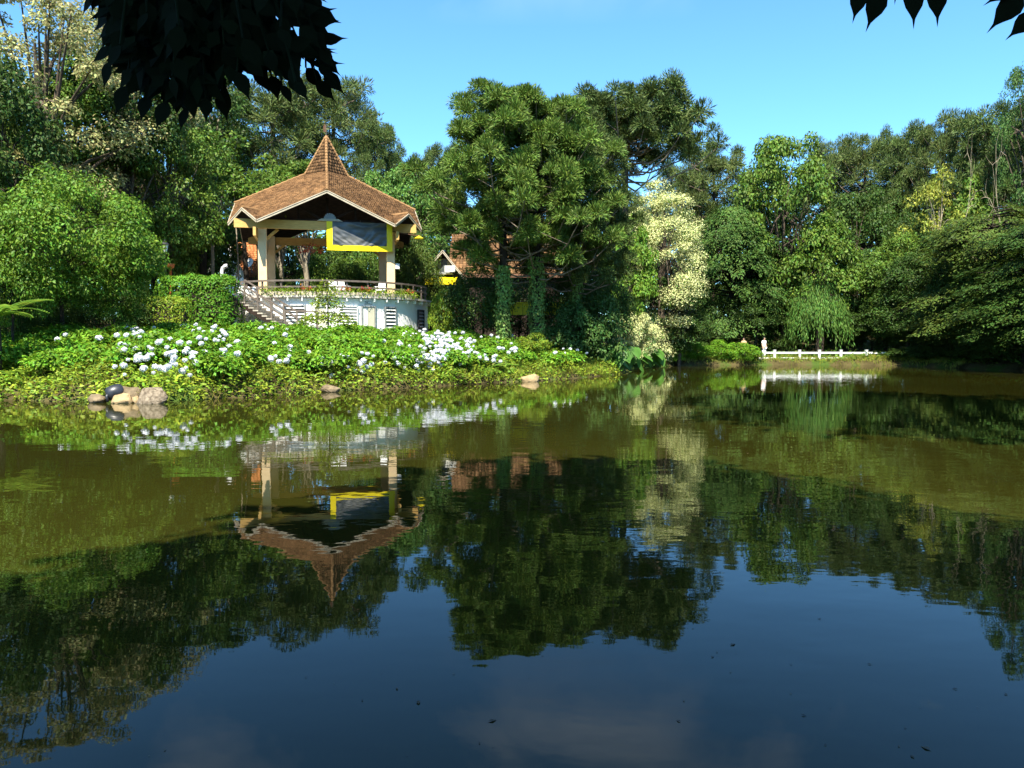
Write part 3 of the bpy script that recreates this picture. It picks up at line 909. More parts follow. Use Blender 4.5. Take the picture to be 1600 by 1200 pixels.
wv = n_.new('ShaderNodeTexNoise'); wv.inputs['Scale'].default_value = 1.5; tcx = n_.new('ShaderNodeTexCoord')
mpp = n_.new('ShaderNodeMapping'); mpp.inputs['Scale'].default_value = (.6, 1, 2); l_.new(tcx.outputs['Object'], mpp.inputs[0]); l_.new(mpp.outputs[0], wv.inputs[0])
rp = n_.new('ShaderNodeValToRGB'); rp.color_ramp.elements[0].position = .4; rp.color_ramp.elements[0].color = (.045, .052, .058, 1); rp.color_ramp.elements[1].position = .65; rp.color_ramp.elements[1].color = (.12, .12, .115, 1)
l_.new(wv.outputs[0], rp.inputs[0]); l_.new(rp.outputs[0], p_.inputs['Base Color'])
p_.inputs['Roughness'].default_value = .38; p_.inputs['Specular IOR Level'].default_value = .5
link('fabric', np_mesh('fabric', np.stack([X.ravel(), Yd.ravel(), Z.ravel()], 1), np.stack([i_[:-1, :-1], i_[:-1, 1:], i_[1:, 1:], i_[1:, :-1]], -1).reshape(-1, 4), mb, True), ban)
for x_ in (BX0 + .05, 0, BX1 - .05):
    bm = bmesh.new(); tube(bm, [(x_, 0, .84), (x_, .2, 1.0)], .012, 5); part('tie', bm, M['rail'], ban)

# hanging plant under the roof
hp = empty('hanging_plant', pav_world((-.9, -2.2, 7.6)), 'orange red hanging plant under the pavilion roof left of the banner', 'hanging plant', None)
bm = bmesh.new(); lathe(bm, [(.08, -.1), (.2, .1), (.22, .12)], 12); part('pot', bm, M['brown_wood'], hp)
bm = bmesh.new(); tube(bm, [(0, 0, .1), (0, 0, 1.8)], .012, 5); part('cord', bm, M['rail'], hp)
rng = np.random.default_rng(8)
L = Leaves(); n = 260
d = rand_dirs(rng, n, -.5); P = d * rng.uniform(.2, .75, n)[:, None] * np.array([1.2, 1.0, .55]) + [0, 0, .1]
L.add(P, d + [0, 0, -.4], rand_dirs(rng, n), .16, .05); link('foliage', L.mesh('foliage', M['red_leaf']), hp, kind='stuff')

# white objects on the deck
def white_seat(lx, ly, label, rz):
    p = pav_world((lx, ly, DECK + .004))
    r_ = empty('garden_chair', p, label, 'chair', 'white moulded chairs on the pavilion deck', PTH + rz)
    bm = bmesh.new(); box(bm, (0, 0, .42), (.5, .48, .05)); bmesh.ops.bevel(bm, geom=bm.edges[:], offset=.02, affect='EDGES'); part('seat', bm, M['white_paint'], r_)
    bm = bmesh.new(); box(bm, (0, .24, .68), (.5, .05, .5), Matrix.Rotation(R(-12), 3, 'X')); bmesh.ops.bevel(bm, geom=bm.edges[:], offset=.02, affect='EDGES'); part('backrest', bm, M['white_paint'], r_)
    for sx in (-1, 1):
        bm = bmesh.new(); bar(bm, (sx * .26, -.22, .64), (sx * .26, .26, .66), .05, .04); part('armrest', bm, M['white_paint'], r_)
        for sy in (-1, 1):
            bm = bmesh.new(); bar(bm, (sx * .24, sy * .22, 0), (sx * .22, sy * .2, .42 if sy > 0 else .63), .05, .05); part('leg', bm, M['white_paint'], r_)


white_seat(.35, -5.2, 'white moulded chair behind the rail near the small tree', .3)
white_seat(.95, -4.9, 'second white moulded chair behind the middle of the rail', 2.4)
white_seat(3.1, -5.1, 'white moulded chair beside the right front column', -.5)

# ------------------------------------------------------------------ stair
sx0, sy0 = at(378, 470, 44.2).x, 44.2
ST_T = Vector((at(372, 450, 44.6).x, 44.6, 4.62)); ST_B = Vector((at(455, 500, 43.6).x, 43.6, 2.75))
stair = empty('staircase', (0, 0, 0), 'pale stone stair with brown handrails climbing to the left of the pavilion', 'staircase')
NS = 12
run = Vector((ST_B.x - ST_T.x, ST_B.y - ST_T.y, 0)); rl = run.length; rd = run / rl; side = Vector((-rd.y, rd.x, 0))
rotm = Matrix((rd, side, Vector((0, 0, 1)))).transposed()
for i in range(NS):
    c = ST_T + rd * (rl * (i + .5) / NS); z_ = ST_T.z + (ST_B.z - ST_T.z) * (i + 1) / NS
    bm = bmesh.new(); box(bm, Vector((c.x, c.y, z_)), (rl / NS + .06, 1.3, .07), rotm); part('tread', bm, M['stone_step'], stair)
    bm = bmesh.new(); box(bm, Vector((c.x, c.y, z_ - .12)) + rd * (rl / NS * .42), (.03, 1.26, .165), rotm); part('riser', bm, M['stone_step'], stair)
for s_ in (-.6, .6):
    bm = bmesh.new(); bar(bm, ST_T + side * s_ + Vector((0, 0, -.28)), ST_B + side * s_ + Vector((0, 0, -.22)), .08, .26); part('stringer', bm, M['dark_wood'] if s_ < 0 else M['stone_step'], stair)
    for hz in (.92, .55):
        bm = bmesh.new(); bar(bm, ST_T + side * s_ + Vector((0, 0, hz)), ST_B + side * s_ + Vector((0, 0, hz)), .07, .08); part('handrail', bm, M['rail'], stair)
    bm = bmesh.new(); bar(bm, ST_B + side * s_ + Vector((0, 0, .92)), ST_B + side * s_ + rd * 1.3 + Vector((0, 0, .9)), .07, .08); part('handrail', bm, M['rail'], stair)
    for i in range(5):
        c = ST_T.lerp(ST_B, i / 4) + side * s_
        bm = bmesh.new(); box(bm, c + Vector((0, 0, .42)), (.08, .08, 1.0)); part('rail_post', bm, M['rail'], stair)
    bm = bmesh.new(); box(bm, ST_B + side * s_ + rd * 1.3 + Vector((0, 0, .35)), (.08, .08, 1.15)); part('rail_post', bm, M['rail'], stair)
bm = bmesh.new(); box(bm, ST_B + rd * .75 + Vector((0, 0, -.06)), (1.5, 1.3, .1), rotm); part('lower_landing', bm, M['stone_step'], stair)
q = pav_world((-5.0, -3.4, 0))
bm = bmesh.new()
top = [Vector((ST_T.x - .9, ST_T.y - .6, 0)), Vector((ST_T.x + .1, ST_T.y - .62, 0)), Vector((q.x, q.y - .2, 0)), Vector((q.x - .3, q.y + 2.2, 0)), Vector((ST_T.x - .9, ST_T.y + 2.4, 0))]
a_ = [bm.verts.new((p.x, p.y, 4.605)) for p in top]; b_ = [bm.verts.new((p.x, p.y, 2.2)) for p in top]
bm.faces.new(a_); bm.faces.new(b_)
for i in range(5): bm.faces.new((a_[i], a_[(i + 1) % 5], b_[(i + 1) % 5], b_[i]))
part('upper_landing', bm, M['white_wall'], stair)


def blob(bm, c, s, seed, sub=3, amp=.18, freq=1.6):
    from mathutils import noise
    r_ = bmesh.ops.create_icosphere(bm, subdivisions=sub, radius=1)
    for v in r_['verts']:
        n_ = noise.noise(v.co * freq + Vector((seed * 3.1, seed * 1.7, 0)))
        v.co = Vector((v.co.x * s[0], v.co.y * s[1], v.co.z * s[2])) * (1 + amp * n_ * 2) + Vector(c)


# white figures by the top of the stair
for i, (px, py, w, h, lab) in enumerate(((377, 446, .5, .55, 'rounded white ornament nearest the top of the stair'), (386, 448, .42, .5, 'low white ornament second from the stair top'), (396, 449, .4, .5, 'white ornament beside the left end of the railing'))):
    p = at(px, py, 45.3)
    bm = bmesh.new(); blob(bm, (0, 0, h * .45), (w * .42, w * .38, h * .5), i + 3, 3, .25, 1.3); blob(bm, (w * .25, -.05, h * .95), (w * .2, w * .2, w * .2), i + 9, 2, .15)
    o = part('white_ornament', bm, M['white_paint'], None, True, loc=(p.x, p.y, 4.6)); tag(o, lab, 'ornament', 'white ornaments at the stair top')
# bent white pipe and white cart-like rack behind the hedge
r_ = empty('bent_pipe', at(347, 440, 46.5), 'hooked white pipe rising behind the clipped hedge', 'pipe')
bm = bmesh.new(); tube(bm, [(0, 0, -.8), (0, 0, .6), (.06, 0, .82), (.2, 0, .95), (.32, 0, .96)], .1, 10); part('pipe', bm, M['white_paint'], r_, True)
bm = bmesh.new(); box(bm, (0, -.02, -.15), (.25, .24, .25)); part('clamp', bm, M['black_metal'], r_)

# ------------------------------------------------------------------ lantern
lp = at(258, 394, 44.0)
lz = tz(lp.x, lp.y)
lamp = empty('street_lamp', (lp.x, lp.y, lz), 'classic black lantern on a post above the clipped hedge', 'street lamp')
hz = at(258, 393.5, 44.0).z - lz
bm = bmesh.new(); lathe(bm, [(.12, 0), (.1, .3), (.055, .45), (.045, hz - .12), (.09, hz - .08), (.11, hz)], 10); part('post', bm, M['black_metal'], lamp, True)
bm = bmesh.new(); lathe(bm, [(.12, 0), (.2, .38), (.2, .385)], 6, (0, 0, hz)); part('glass', bm, M['opal'], lamp)
bm = bmesh.new(); lathe(bm, [(.24, .385), (.25, .41), (.12, .54), (.05, .58), (.04, .66), (.01, .7)], 6, (0, 0, hz)); part('cap', bm, M['black_metal'], lamp)
for k in range(6):
    a = math.pi / 3 * k
    bm = bmesh.new(); bar(bm, (.125 * math.cos(a), .125 * math.sin(a), hz), (.207 * math.cos(a), .207 * math.sin(a), hz + .385), .022, .022); part('glazing_bar', bm, M['black_metal'], lamp)
op = at(266, 417, 46)
st = empty('orange_planter', (op.x, op.y, tz(op.x, op.y)), 'orange bowl planter on a stem beside the lantern', 'planter')
h_ = op.z - tz(op.x, op.y)
bm = bmesh.new(); lathe(bm, [(.16, 0), (.08, .1), (.07, h_ - .1), (.2, h_ - .05), (.26, h_ + .16), (.24, h_ + .18)], 12); part('bowl', bm, M['orange_paint'], st, True)
rng = np.random.default_rng(4); L = Leaves(); d = rand_dirs(rng, 120, 0); L.add(d * .1 + [0, 0, h_ + .16], d, rand_dirs(rng, 120), .25, .06); link('foliage', L.mesh('foliage', M['broad']), st, kind='stuff')

# ------------------------------------------------------------------ houses behind
def house_left():
    Y = 62.0
    p = at(385, 440, Y)
    g = tz(p.x, Y + 3)
    h = empty('tiled_house', (p.x, Y, g), 'house with a steep orange tiled roof and white gable left of the pavilion', 'house', None, .33)
    x0, x1 = at(352, 440, Y).x - p.x, at(428, 440, Y).x - p.x
    ze = at(380, 433, Y).z - g; zr = at(380, 387, Y + 3.2).z - g + .4
    bm = bmesh.new(); box(bm, ((x0 + x1) / 2 + .9, 3.0, ze / 2), (x1 - x0 - 1.8, 5.4, ze)); part('wall', bm, M['dark_wood'], h)
    # slope facing the pond, cut back on the left by the gable
    f = [Vector((x0 + .3, 3.2, zr)), Vector((x1, 3.2, zr)), Vector((x1, -.3, ze)), Vector((x0 + 1.6, -.3, ze))]
    bm = bmesh.new()
    a_ = [bm.verts.new(v - Vector((0, 0, .02))) for v in f]; b_ = [bm.verts.new(v - Vector((0, 0, .2))) for v in f]
    bm.faces.new(a_); bm.faces.new(b_)
    for i in range(4): bm.faces.new((a_[i], a_[(i + 1) % 4], b_[(i + 1) % 4], b_[i]))
    f2 = [Vector((x0 + .3, 3.2, zr)), Vector((x1, 3.2, zr)), Vector((x1, 6.7, ze)), Vector((x0 + .8, 6.7, ze))]
    a_ = [bm.verts.new(v) for v in f2]; bm.faces.new(a_)
    rf = part('roof', bm, M['brown_wood'], h)
    link('roof_tiling', tile_mesh('roof_tiling_c', [f], M['tile_far'], .3, .26, .05, 5), rf, kind='stuff')
    bm = bmesh.new(); bar(bm, f[0] + Vector((-.06, -.06, 0)), f[3] + Vector((-.06, -.06, 0)), .1, .24); part('rake_board', bm, M['fascia'], h)
    bm = bmesh.new()
    tri = [Vector((x0 + .36, 3.1, zr - .3)), Vector((x0 + 1.55, -.1, ze - .1)), Vector((x0 + 1.55, -.1, 1.0)), Vector((x0 - .5, 3.1, 1.0))]
    a_ = [bm.verts.new(v) for v in tri]; b_ = [bm.verts.new(v + Vector((.3, .3, 0))) for v in tri]
    bm.faces.new(a_); bm.faces.new(b_)
    for i in range(4): bm.faces.new((a_[i], a_[(i + 1) % 4], b_[(i + 1) % 4], b_[i]))
    part('gable_wall', bm, M['white_wall'], h)
    w = Matrix((Vector((1.5, -3.2, 0)).normalized(), Vector((3.2, 1.5, 0)).normalized(), Vector((0, 0, 1)))).transposed()
    bm = bmesh.new(); box(bm, (x0 + .72, 1.55, ze + .75), (.8, .1, 1.2), w); wd = part('window', bm, M['white_paint'], h)
    bm = bmesh.new(); box(bm, (x0 + .70, 1.5, ze + .75), (.55, .1, .95), w); part('pane', bm, M['dark_pane'], wd)
    # satellite dish
    s = at(391, 413, Y - .2)
    d = empty('satellite_dish', s, 'small white satellite dish on the orange roof', 'satellite dish')
    d.rotation_euler = (R(62), 0, R(-25))
    bm = bmesh.new(); lathe(bm, [(.02, 0), (.2, .03), (.36, .11), (.45, .19), (.44, .20), (.3, .10), (.02, .03)], 20); part('reflector', bm, M['white_paint'], d, True)
    bm = bmesh.new(); bar(bm, (0, -.4, .16), (0, 0, .5), .03, .03); part('feed_arm', bm, M['grey_metal'], d)
    bm = bmesh.new(); bar(bm, (0, 0, -.02), (0, -.5, -.5), .06, .06); part('mount', bm, M['grey_metal'], d)


house_left()


def house_right():
    Y = 60.0
    p = at(720, 440, Y); g = tz(p.x, Y + 4)
    h = empty('chalet', (p.x, Y, g), 'dark timber chalet with a brown tiled roof behind the ivy clad trees', 'house')
    def lx(px, y=Y): return at(px, 440, y).x - p.x
    def lz_(py, y=Y): return at(700, py, y).z - g
    x0, x1 = lx(655), lx(880)
    ze = lz_(427); zr = lz_(366, Y + 4)
    bm = bmesh.new(); box(bm, ((x0 + x1) / 2, 3.6, ze / 2), (x1 - x0 - .6, 6.6, ze)); part('wall', bm, M['dark_wood'], h)
    f = [Vector((lx(700), 4, zr)), Vector((x1, 4, zr)), Vector((x1, -.2, ze - .1)), Vector((lx(700), -.2, ze - .1))]
    f2 = [Vector((lx(700), 4, zr)), Vector((x1, 4, zr)), Vector((x1, 8, ze - .1)), Vector((lx(700), 8, ze - .1))]
    bm = bmesh.new()
    for ff in (f, f2):
        a_ = [bm.verts.new(v - Vector((0, 0, .03))) for v in ff]; b_ = [bm.verts.new(v - Vector((0, 0, .25))) for v in ff]
        bm.faces.new(a_); bm.faces.new(b_)
        for i in range(4): bm.faces.new((a_[i], a_[(i + 1) % 4], b_[(i + 1) % 4], b_[i]))
    rf = part('roof', bm, M['brown_wood'], h)
    link('roof_tiling', tile_mesh('roof_tiling_d', [f], M['tile'], .32, .28, .05, 6), rf, kind='stuff')
    # cross gable
    ap = Vector((lx(692, Y - 1.2), -1.2, lz_(390, Y - 1.2))); el = Vector((lx(648, Y - 1.2), -1.2, lz_(438, Y - 1.2))); er = Vector((lx(730, Y - 1.2), -1.2, lz_(438, Y - 1.2)))
    bm = bmesh.new()
    bk = Vector((0, 4.5, 0))
    for a, b in ((ap, el), (ap, er)):
        q = [a, b, b + bk, a + bk]
        a_ = [bm.verts.new(v) for v in q]; b_ = [bm.verts.new(v - Vector((0, 0, .2))) for v in q]
        bm.faces.new(a_); bm.faces.new(b_)
        for i in range(4): bm.faces.new((a_[i], a_[(i + 1) % 4], b_[(i + 1) % 4], b_[i]))
    part('gable_roof', bm, M['tile'], h)
    for a, b in ((ap, el), (ap, er)):
        for dz, w in ((-.05, .06), (-.2, .07)):
            bm = bmesh.new(); bar(bm, a + Vector((0, -.05, dz)), b + Vector((0, -.05, dz)), .08, w); part('barge_board', bm, M['fascia'], h)
    bm = bmesh.new()
    q = [ap + Vector((0, .6, -.4)), el + Vector((.4, .6, 0)), er + Vector((-.4, .6, 0))]
    a_ = [bm.verts.new(v) for v in q]; b_ = [bm.verts.new(v + Vector((0, .15, 0))) for v in q]
    bm.faces.new(a_); bm.faces.new(b_)
    for i in range(3): bm.faces.new((a_[i], a_[(i + 1) % 3], b_[(i + 1) % 3], b_[i]))
    part('gable_wall', bm, M['dark_wood'], h)
    wx, wz = lx(694), lz_(417)
    bm = bmesh.new(); box(bm, (wx, -.66, wz), (1.0, .1, 1.1)); wd = part('window', bm, M['grey_metal'], h)
    bm = bmesh.new(); box(bm, (wx - .08, -.70, wz), (.7, .08, .8)); part('pane', bm, M['dark_pane'], wd)
    bm = bmesh.new(); box(bm, (wx - .2, -.8, wz - .62), (1.9, .5, .1)); part('sill', bm, M['grey_metal'], wd)
    # notice board
    s = at(703, 420, Y - 1.4)
    b_ = empty('notice_sign', s, 'white sign board with faint grey script under the chalet gable', 'sign')
    bm = bmesh.new(); box(bm, (0, 0, 0), (.78, .05, .46)); part('board', bm, M['white_paint'], b_)
    for x_, z_, w_, r2 in ((-.2, .02, .05, .5), (-.12, 0, .05, -.3), (-.05, -.02, .06, .2), (.03, .0, .05, .6), (.1, -.02, .05, -.4), (.19, .0, .06, .2)):
        bm = bmesh.new(); box(bm, (x_, -.03, z_), (w_, .012, .13), Matrix.Rotation(r2, 3, 'Y')); part('script_mark', bm, M['grey_metal'], b_)
    bm = bmesh.new(); bar(bm, (0, .02, .2), (0, .5, .6), .03, .03); part('hanger', bm, M['black_metal'], b_)
    # awning
    a0, a1 = at(664, 437, Y - 2), at(713, 436, Y - 2)
    aw = empty('awning', (a0.x, a0.y, a0.z), 'yellow fringed awning in front of the dark chalet', 'awning')
    W_ = a1.x - a0.x
    bm = bmesh.new(); box(bm, (W_ / 2, .5, .12), (W_, 1.4, .04), Matrix.Rotation(R(14), 3, 'X')); part('canopy', bm, M['yellow_vinyl'], aw)
    n = 7
    for i in range(n):
        bm = bmesh.new(); box(bm, (W_ * (i + .5) / n, -.2, -.22), (W_ / n - .02, .03, .3 + .06 * (i % 2))); part('valance', bm, M['yellow_vinyl'], aw)
    for x_ in (.1, W_ - .1):
        bm = bmesh.new(); bar(bm, (x_, -.15, -.1), (x_, -.15, -a0.z + tz(a0.x, a0.y)), .06, .06); part('pole', bm, M['rail'], aw)
    # marquee with yellow walls further right
    Y2 = 50.0
    m0, m1 = at(752, 474, Y2), at(898, 492, Y2)
    mq = empty('market_stall', (m0.x, Y2, 0), 'low stall with yellow skirt glowing behind the ivy clad trunks', 'stall')
    W_ = m1.x - m0.x
    n = 9
    for i in range(n):
        bm = bmesh.new(); box(bm, (W_ * (i + .5) / n, .03 * (i % 2), (m0.z + m1.z) / 2), (W_ / n - .03, .03, m0.z - m1.z)); part('skirt_panel', bm, M['yellow_vinyl'], mq)
    bm = bmesh.new(); box(bm, (W_ / 2, .8, m0.z + .04), (W_ + .2, 1.8, .06)); part('counter_top', bm, M['yellow_vinyl'], mq)
    for x_ in (.1, W_ / 2, W_ - .1):
        for y_ in (.12, 1.5):
            bm = bmesh.new(); bar(bm, (x_, y_, m0.z), (x_, y_, tz(m0.x + x_, Y2 + y_) - .1), .07, .07); part('leg', bm, M['dark_wood'], mq)
    # orange wooden chairs and white table
    for i, (px, lab, wd_) in enumerate(((699, 'orange wooden chair nearest the white base wall', .5), (711, 'tall orange wooden chair in the middle of the row', .42), (722, 'broad orange wooden chair right of the tall one', .6))):
        b = at(px, 494, 48.5); gz = tz(b.x, 48.5)
        c = empty('wooden_chair', (b.x, 48.5, gz), lab, 'chair', 'orange chairs beside the pavilion', .2 * (i - 1))
        k = b.z - gz
        for sx in (-1, 1):
            bm = bmesh.new(); bar(bm, (sx * wd_ / 2, 0, 0), (sx * wd_ / 2, .06, k + .75), .06, .06); part('leg', bm, M['orange_wood'], c)
            bm = bmesh.new(); bar(bm, (sx * wd_ / 2, -.45, 0), (sx * wd_ / 2, -.45, k), .06, .06); part('leg', bm, M['orange_wood'], c)
        bm = bmesh.new(); box(bm, (0, -.22, k), (wd_ + .06, .5, .05)); part('seat', bm, M['orange_wood'], c)
        for j in range(3):
            bm = bmesh.new(); box(bm, (0, .07, k + .2 + .22 * j), (wd_, .035, .14)); part('back_slat', bm, M['orange_wood'], c)
    b = at(734, 489, 49.0); gz = tz(b.x, 49.0)
    t = empty('white_table', (b.x, 49.0, gz), 'small table under a white cloth right of the orange chairs', 'table')
    bm = bmesh.new(); box(bm, (0, 0, b.z - gz), (.75, .7, .3)); bmesh.ops.bevel(bm, geom=bm.edges[:], offset=.03, affect='EDGES'); part('tablecloth', bm, M['white_paint'], t)
    bm = bmesh.new(); bar(bm, (0, 0, 0), (0, 0, b.z - gz), .1, .1); part('pedestal', bm, M['dark_wood'], t)


house_right()

# ------------------------------------------------------------------ far fence
FY = 63.6
fx0, fx1 = at(1186, 560, FY).x, at(1384, 560, FY).x
fence = empty('white_fence', ((fx0 + fx1) / 2, FY, 0), 'low white post and rail fence along the far bank', 'fence')
fg = 0.42
zr1, zr2, zp = at(1280, 551.3, FY).z, at(1280, 559.8, FY).z, at(1280, 547.5, FY).z
posts = [at(p_, 550, FY).x for p_ in (1210, 1249, 1280, 1313.5, 1353.4)]
for x_ in posts:
    bm = bmesh.new(); box(bm, (x_ - fence.location.x, -.03, (zp + fg - .1) / 2), (.17, .17, zp - fg + .1)); box(bm, (x_ - fence.location.x, -.03, zp + .02), (.21, .21, .05))
    part('post', bm, M['white_paint'], fence)
seg = [fx0] + posts + [fx1]
for a, b in zip(seg, seg[1:]):
    for z_ in (zr1, zr2):
        bm = bmesh.new(); box(bm, ((a + b) / 2 - fence.location.x, .05, z_ + random.Random(a).uniform(-.015, .015)), (b - a - .01, .06, .14)); part('rail', bm, M['white_paint'], fence)

# ------------------------------------------------------------------ trees
def umb(t): return 1.0 - .45 * t
def dome(t): return math.sqrt(max(0.02, 1 - (t * .93) ** 2)) * (.75 + .25 * min(1, t * 4))
def broadcone(t): return (.62 + .38 * min(1, t * 5)) * max(.16, 1 - .78 * max(0, t - .15) ** 1.25) * (1 + .12 * math.sin(t * 23))


def cone(t): return max(.12, 1 - .8 * t ** 1.5)


P = {}
P['b1'] = broadleaf(1, 12, 9, .20, 85, 230, .27, M['bark'], M['broad'], clump=.14)
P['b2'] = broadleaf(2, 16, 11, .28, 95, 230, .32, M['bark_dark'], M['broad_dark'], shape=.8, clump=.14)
P['b3'] = broadleaf(3, 14, 9, .22, 75, 170, .42, M['bark'], M['broad_bright'], shape=.75, clump=.14)
P['tall'] = broadleaf(4, 20, 9, .55, 70, 200, .34, M['bark'], M['broad'], shape=.8, clump=.15)
P['tallpale'] = broadleaf(5, 20, 9, .55, 60, 180, .34, M['bark_pale'], M['broad_dark'], shape=.8, clump=.15)
P['pale'] = broadleaf(6, 20, 11, .36, 120, 220, .21, M['bark'], M['pale'], shape=.9, clump=.10)
P['bush'] = broadleaf(7, 8, 11, .26, 120, 300, .19, M['bark_dark'], M['bush_feather'], None, .12, .9, .105)
P['bush2'] = broadleaf(17, 8, 9, .22, 90, 280, .19, M['bark_dark'], M['bush_feather'], None, .12, .9, .12)
P['feather'] = feathery(8, 10, 8.5, .16, 560, .19, M['bark_dark'], M['feather'], .45, .16)
P['layer'] = feathery(9, 12, 11, .12, 560, .24, M['bark_dark'], M['olive'], .3, .16)
P['willow'] = willow(10, 6, 5, 420, .24, M['bark'], M['willow'])
P['cream'] = broadleaf(11, 13, 5.2, .0, 140, 40, .17, M['bark'], M['broad'], M['cream'], None, .8, .15)
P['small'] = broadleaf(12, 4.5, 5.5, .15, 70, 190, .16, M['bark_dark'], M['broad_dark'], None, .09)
P['shrub'] = broadleaf(13, 2.6, 3.2, .02, 44, 150, .17, M['bark'], M['broad'], None, .05)
P['shrub_pale'] = broadleaf(14, 3.4, 4, .02, 50, 60, .17, M['bark'], M['broad_blue'], M['cream'], .05)
P['sparse'] = broadleaf(15, 14, 10, .35, 70, 90, .30, M['bark_pale'], M['yellow'], shape=.8, clump=.12)
P['a_left'] = araucaria(20, 16, 5.0, .34, broadcone, 62, .78, 3, 400, M['bark_dark'], M['arau'], M['limb'], .16, .24, 10)
P['a_right'] = araucaria(21, 15.5, 5.6, .30, broadcone, 76, .80, 3, 380, M['bark_dark'], M['arau'], M['limb'], .14, .26, 10)
P['a_umb'] = araucaria(22, 20, 7.0, .70, umb, 44, 1.1, 5, 300, M['bark'], M['arau_dark'], M['limb'], .20, .36, 10)
P['a_dom'] = araucaria(23, 20, 5.5, .45, dome, 46, 1.05, 4, 160, M['bark'], M['arau_far'], M['limb'], .15, .32, 8)
P['a_dom2'] = araucaria(24, 20, 5.0, .5, umb, 42, 1.1, 4, 160, M['bark'], M['arau_dark'], M['limb'], .15, .32, 8)
for k_, p_ in P.items(): true_size(p_)
P['dead'] = dead_tree(30, 12, 7, M['dead'])

# left of the pond
place(P['pale'], 'flowering_tree', 'tall pale grey green tree in blossom at the top left corner', 'tree', 70, -40, 42, 330, None, .4)
place(P['pale'], 'flowering_tree', 'pale grey green tree behind the black hanging leaves', 'tree', 200, 30, 52, 240, None, 2.2, mat='pale')
place(P['b2'], 'broadleaf_tree', 'dark green tree against the left edge above the big arching bush', 'tree', 2, 95, 36, 220, None, 1.0)
place(P['b3'], 'broadleaf_tree', 'bright green tree between the dark left edge tree and the bare trunks', 'tree', 30, 150, 41, 130, None, 3.0, mat='broad')
place(P['bush'], 'arching_tree', 'big arching bright green tree overhanging the left bank', 'tree', 100, 268, 33, 300, None, .3)
place(P['bush2'], 'arching_tree', 'lower lobe of arching green foliage next to the lantern', 'tree', 178, 345, 34.5, 145, None, 2.1)
place(P['bush2'], 'arching_tree', 'arching green shrub tree cut by the left edge above the tree fern', 'tree', 20, 300, 31, 170, None, 4.0)
place(P['tall'], 'tall_tree', 'tall tree whose bare dark trunk stands right of the arching tree', 'tree', 212, 70, 47, 170, None, 1.3, mat='broad_dark')
place(P['tall'], 'tall_tree', 'tall tree with grey trunk behind the arching tree', 'tree', 123, 90, 45, 160, None, 2.9)
place(P['b1'], 'broadleaf_tree', 'glossy mid green tree above the lantern', 'tree', 268, 185, 49, 170, None, .2)
place(P['b1'], 'broadleaf_tree', 'green tree brushing the left eave of the pavilion', 'tree', 325, 215, 58, 120, None, 2.0, mat='broad_blue')
place(P['b2'], 'broadleaf_tree', 'dark shaded tree behind the clipped hedge', 'tree', 245, 260, 55, 190, None, 4.4)
place(P['b2'], 'broadleaf_tree', 'dark tree filling the gap between the bare trunks', 'tree', 150, 240, 53, 190, None, .9)
place(P['tallpale'], 'tall_tree', 'tall tree with a pale ridged trunk left of the pavilion roof', 'tree', 335, 100, 64, 150, None, 1.8)
for i, (px, top, Y, w, k, lab) in enumerate((
        (432, 118, 72, 250, 'a_dom', 'olive araucaria behind the left slope of the pavilion roof'),
        (525, 116, 76, 190, 'a_dom', 'tallest dark araucaria directly behind the pavilion spire'),
        (588, 186, 74, 100, 'a_dom2', 'araucaria right of the spire with a rounded outer crown'),
        (375, 195, 70, 130, 'a_dom', 'small araucaria peeping over the left corner of the pavilion'),
        (640, 232, 98, 90, 'a_dom2', 'far small araucaria in the sky gap right of the pavilion'),
        (692, 224, 102, 90, 'a_dom2', 'far araucaria touching the twin araucarias on their left'),
        (1345, 208, 80, 140, 'a_dom', 'araucaria with a flat top at the start of the right hand ridge'),
        (1402, 190, 77, 120, 'a_dom2', 'araucaria second along the right hand ridge'),
        (1292, 216, 84, 120, 'a_dom', 'low araucaria left of the right hand ridge'),
        (1464, 177, 74, 130, 'a_dom', 'olive topped araucaria above the bare white branches'),
        (1535, 162, 70, 150, 'a_dom2', 'dark araucaria high on the right hand ridge'),
        (1604, 150, 66, 140, 'a_dom2', 'dark araucaria cut by the right edge of the picture'),
        (1112, 224, 78, 150, 'a_dom', 'olive araucaria behind the fine leaved drooping tree'),
        (1065, 250, 82, 110, 'a_dom2', 'shaded araucaria above the cream blossom tree'),
        (985, 300, 74, 90, 'a_dom', 'half hidden araucaria below the umbrella crown'))):
    place(P[k], 'araucaria_tree', lab, 'araucaria', px, top, Y, w, 'araucarias round the pond', i * 1.3)
place(P['b1'], 'broadleaf_tree', 'soft green tree just right of the pavilion roof', 'tree', 628, 262, 66, 150, None, .5, mat='willow')
place(P['b1'], 'broadleaf_tree', 'olive green tree between pavilion and twin araucarias', 'tree', 690, 290, 70, 110, None, 3.5, mat='olive')
place(P['b2'], 'broadleaf_tree', 'dark tree in shade behind the twin araucarias', 'tree', 770, 300, 74, 180, None, 1.5)
place(P['b2'], 'broadleaf_tree', 'dark tree between twin araucarias and cream blossom tree', 'tree', 930, 320, 66, 170, None, 2.5)
place(P['tallpale'], 'tall_tree', 'tree whose pale trunk shows through the middle of the pavilion', 'tree', 478, 250, 60, 120, None, .3, mat='broad')
place(P['tallpale'], 'tall_tree', 'tree whose pale trunk shows just inside the left columns', 'tree', 440, 255, 63, 110, None, 1.3, mat='broad')
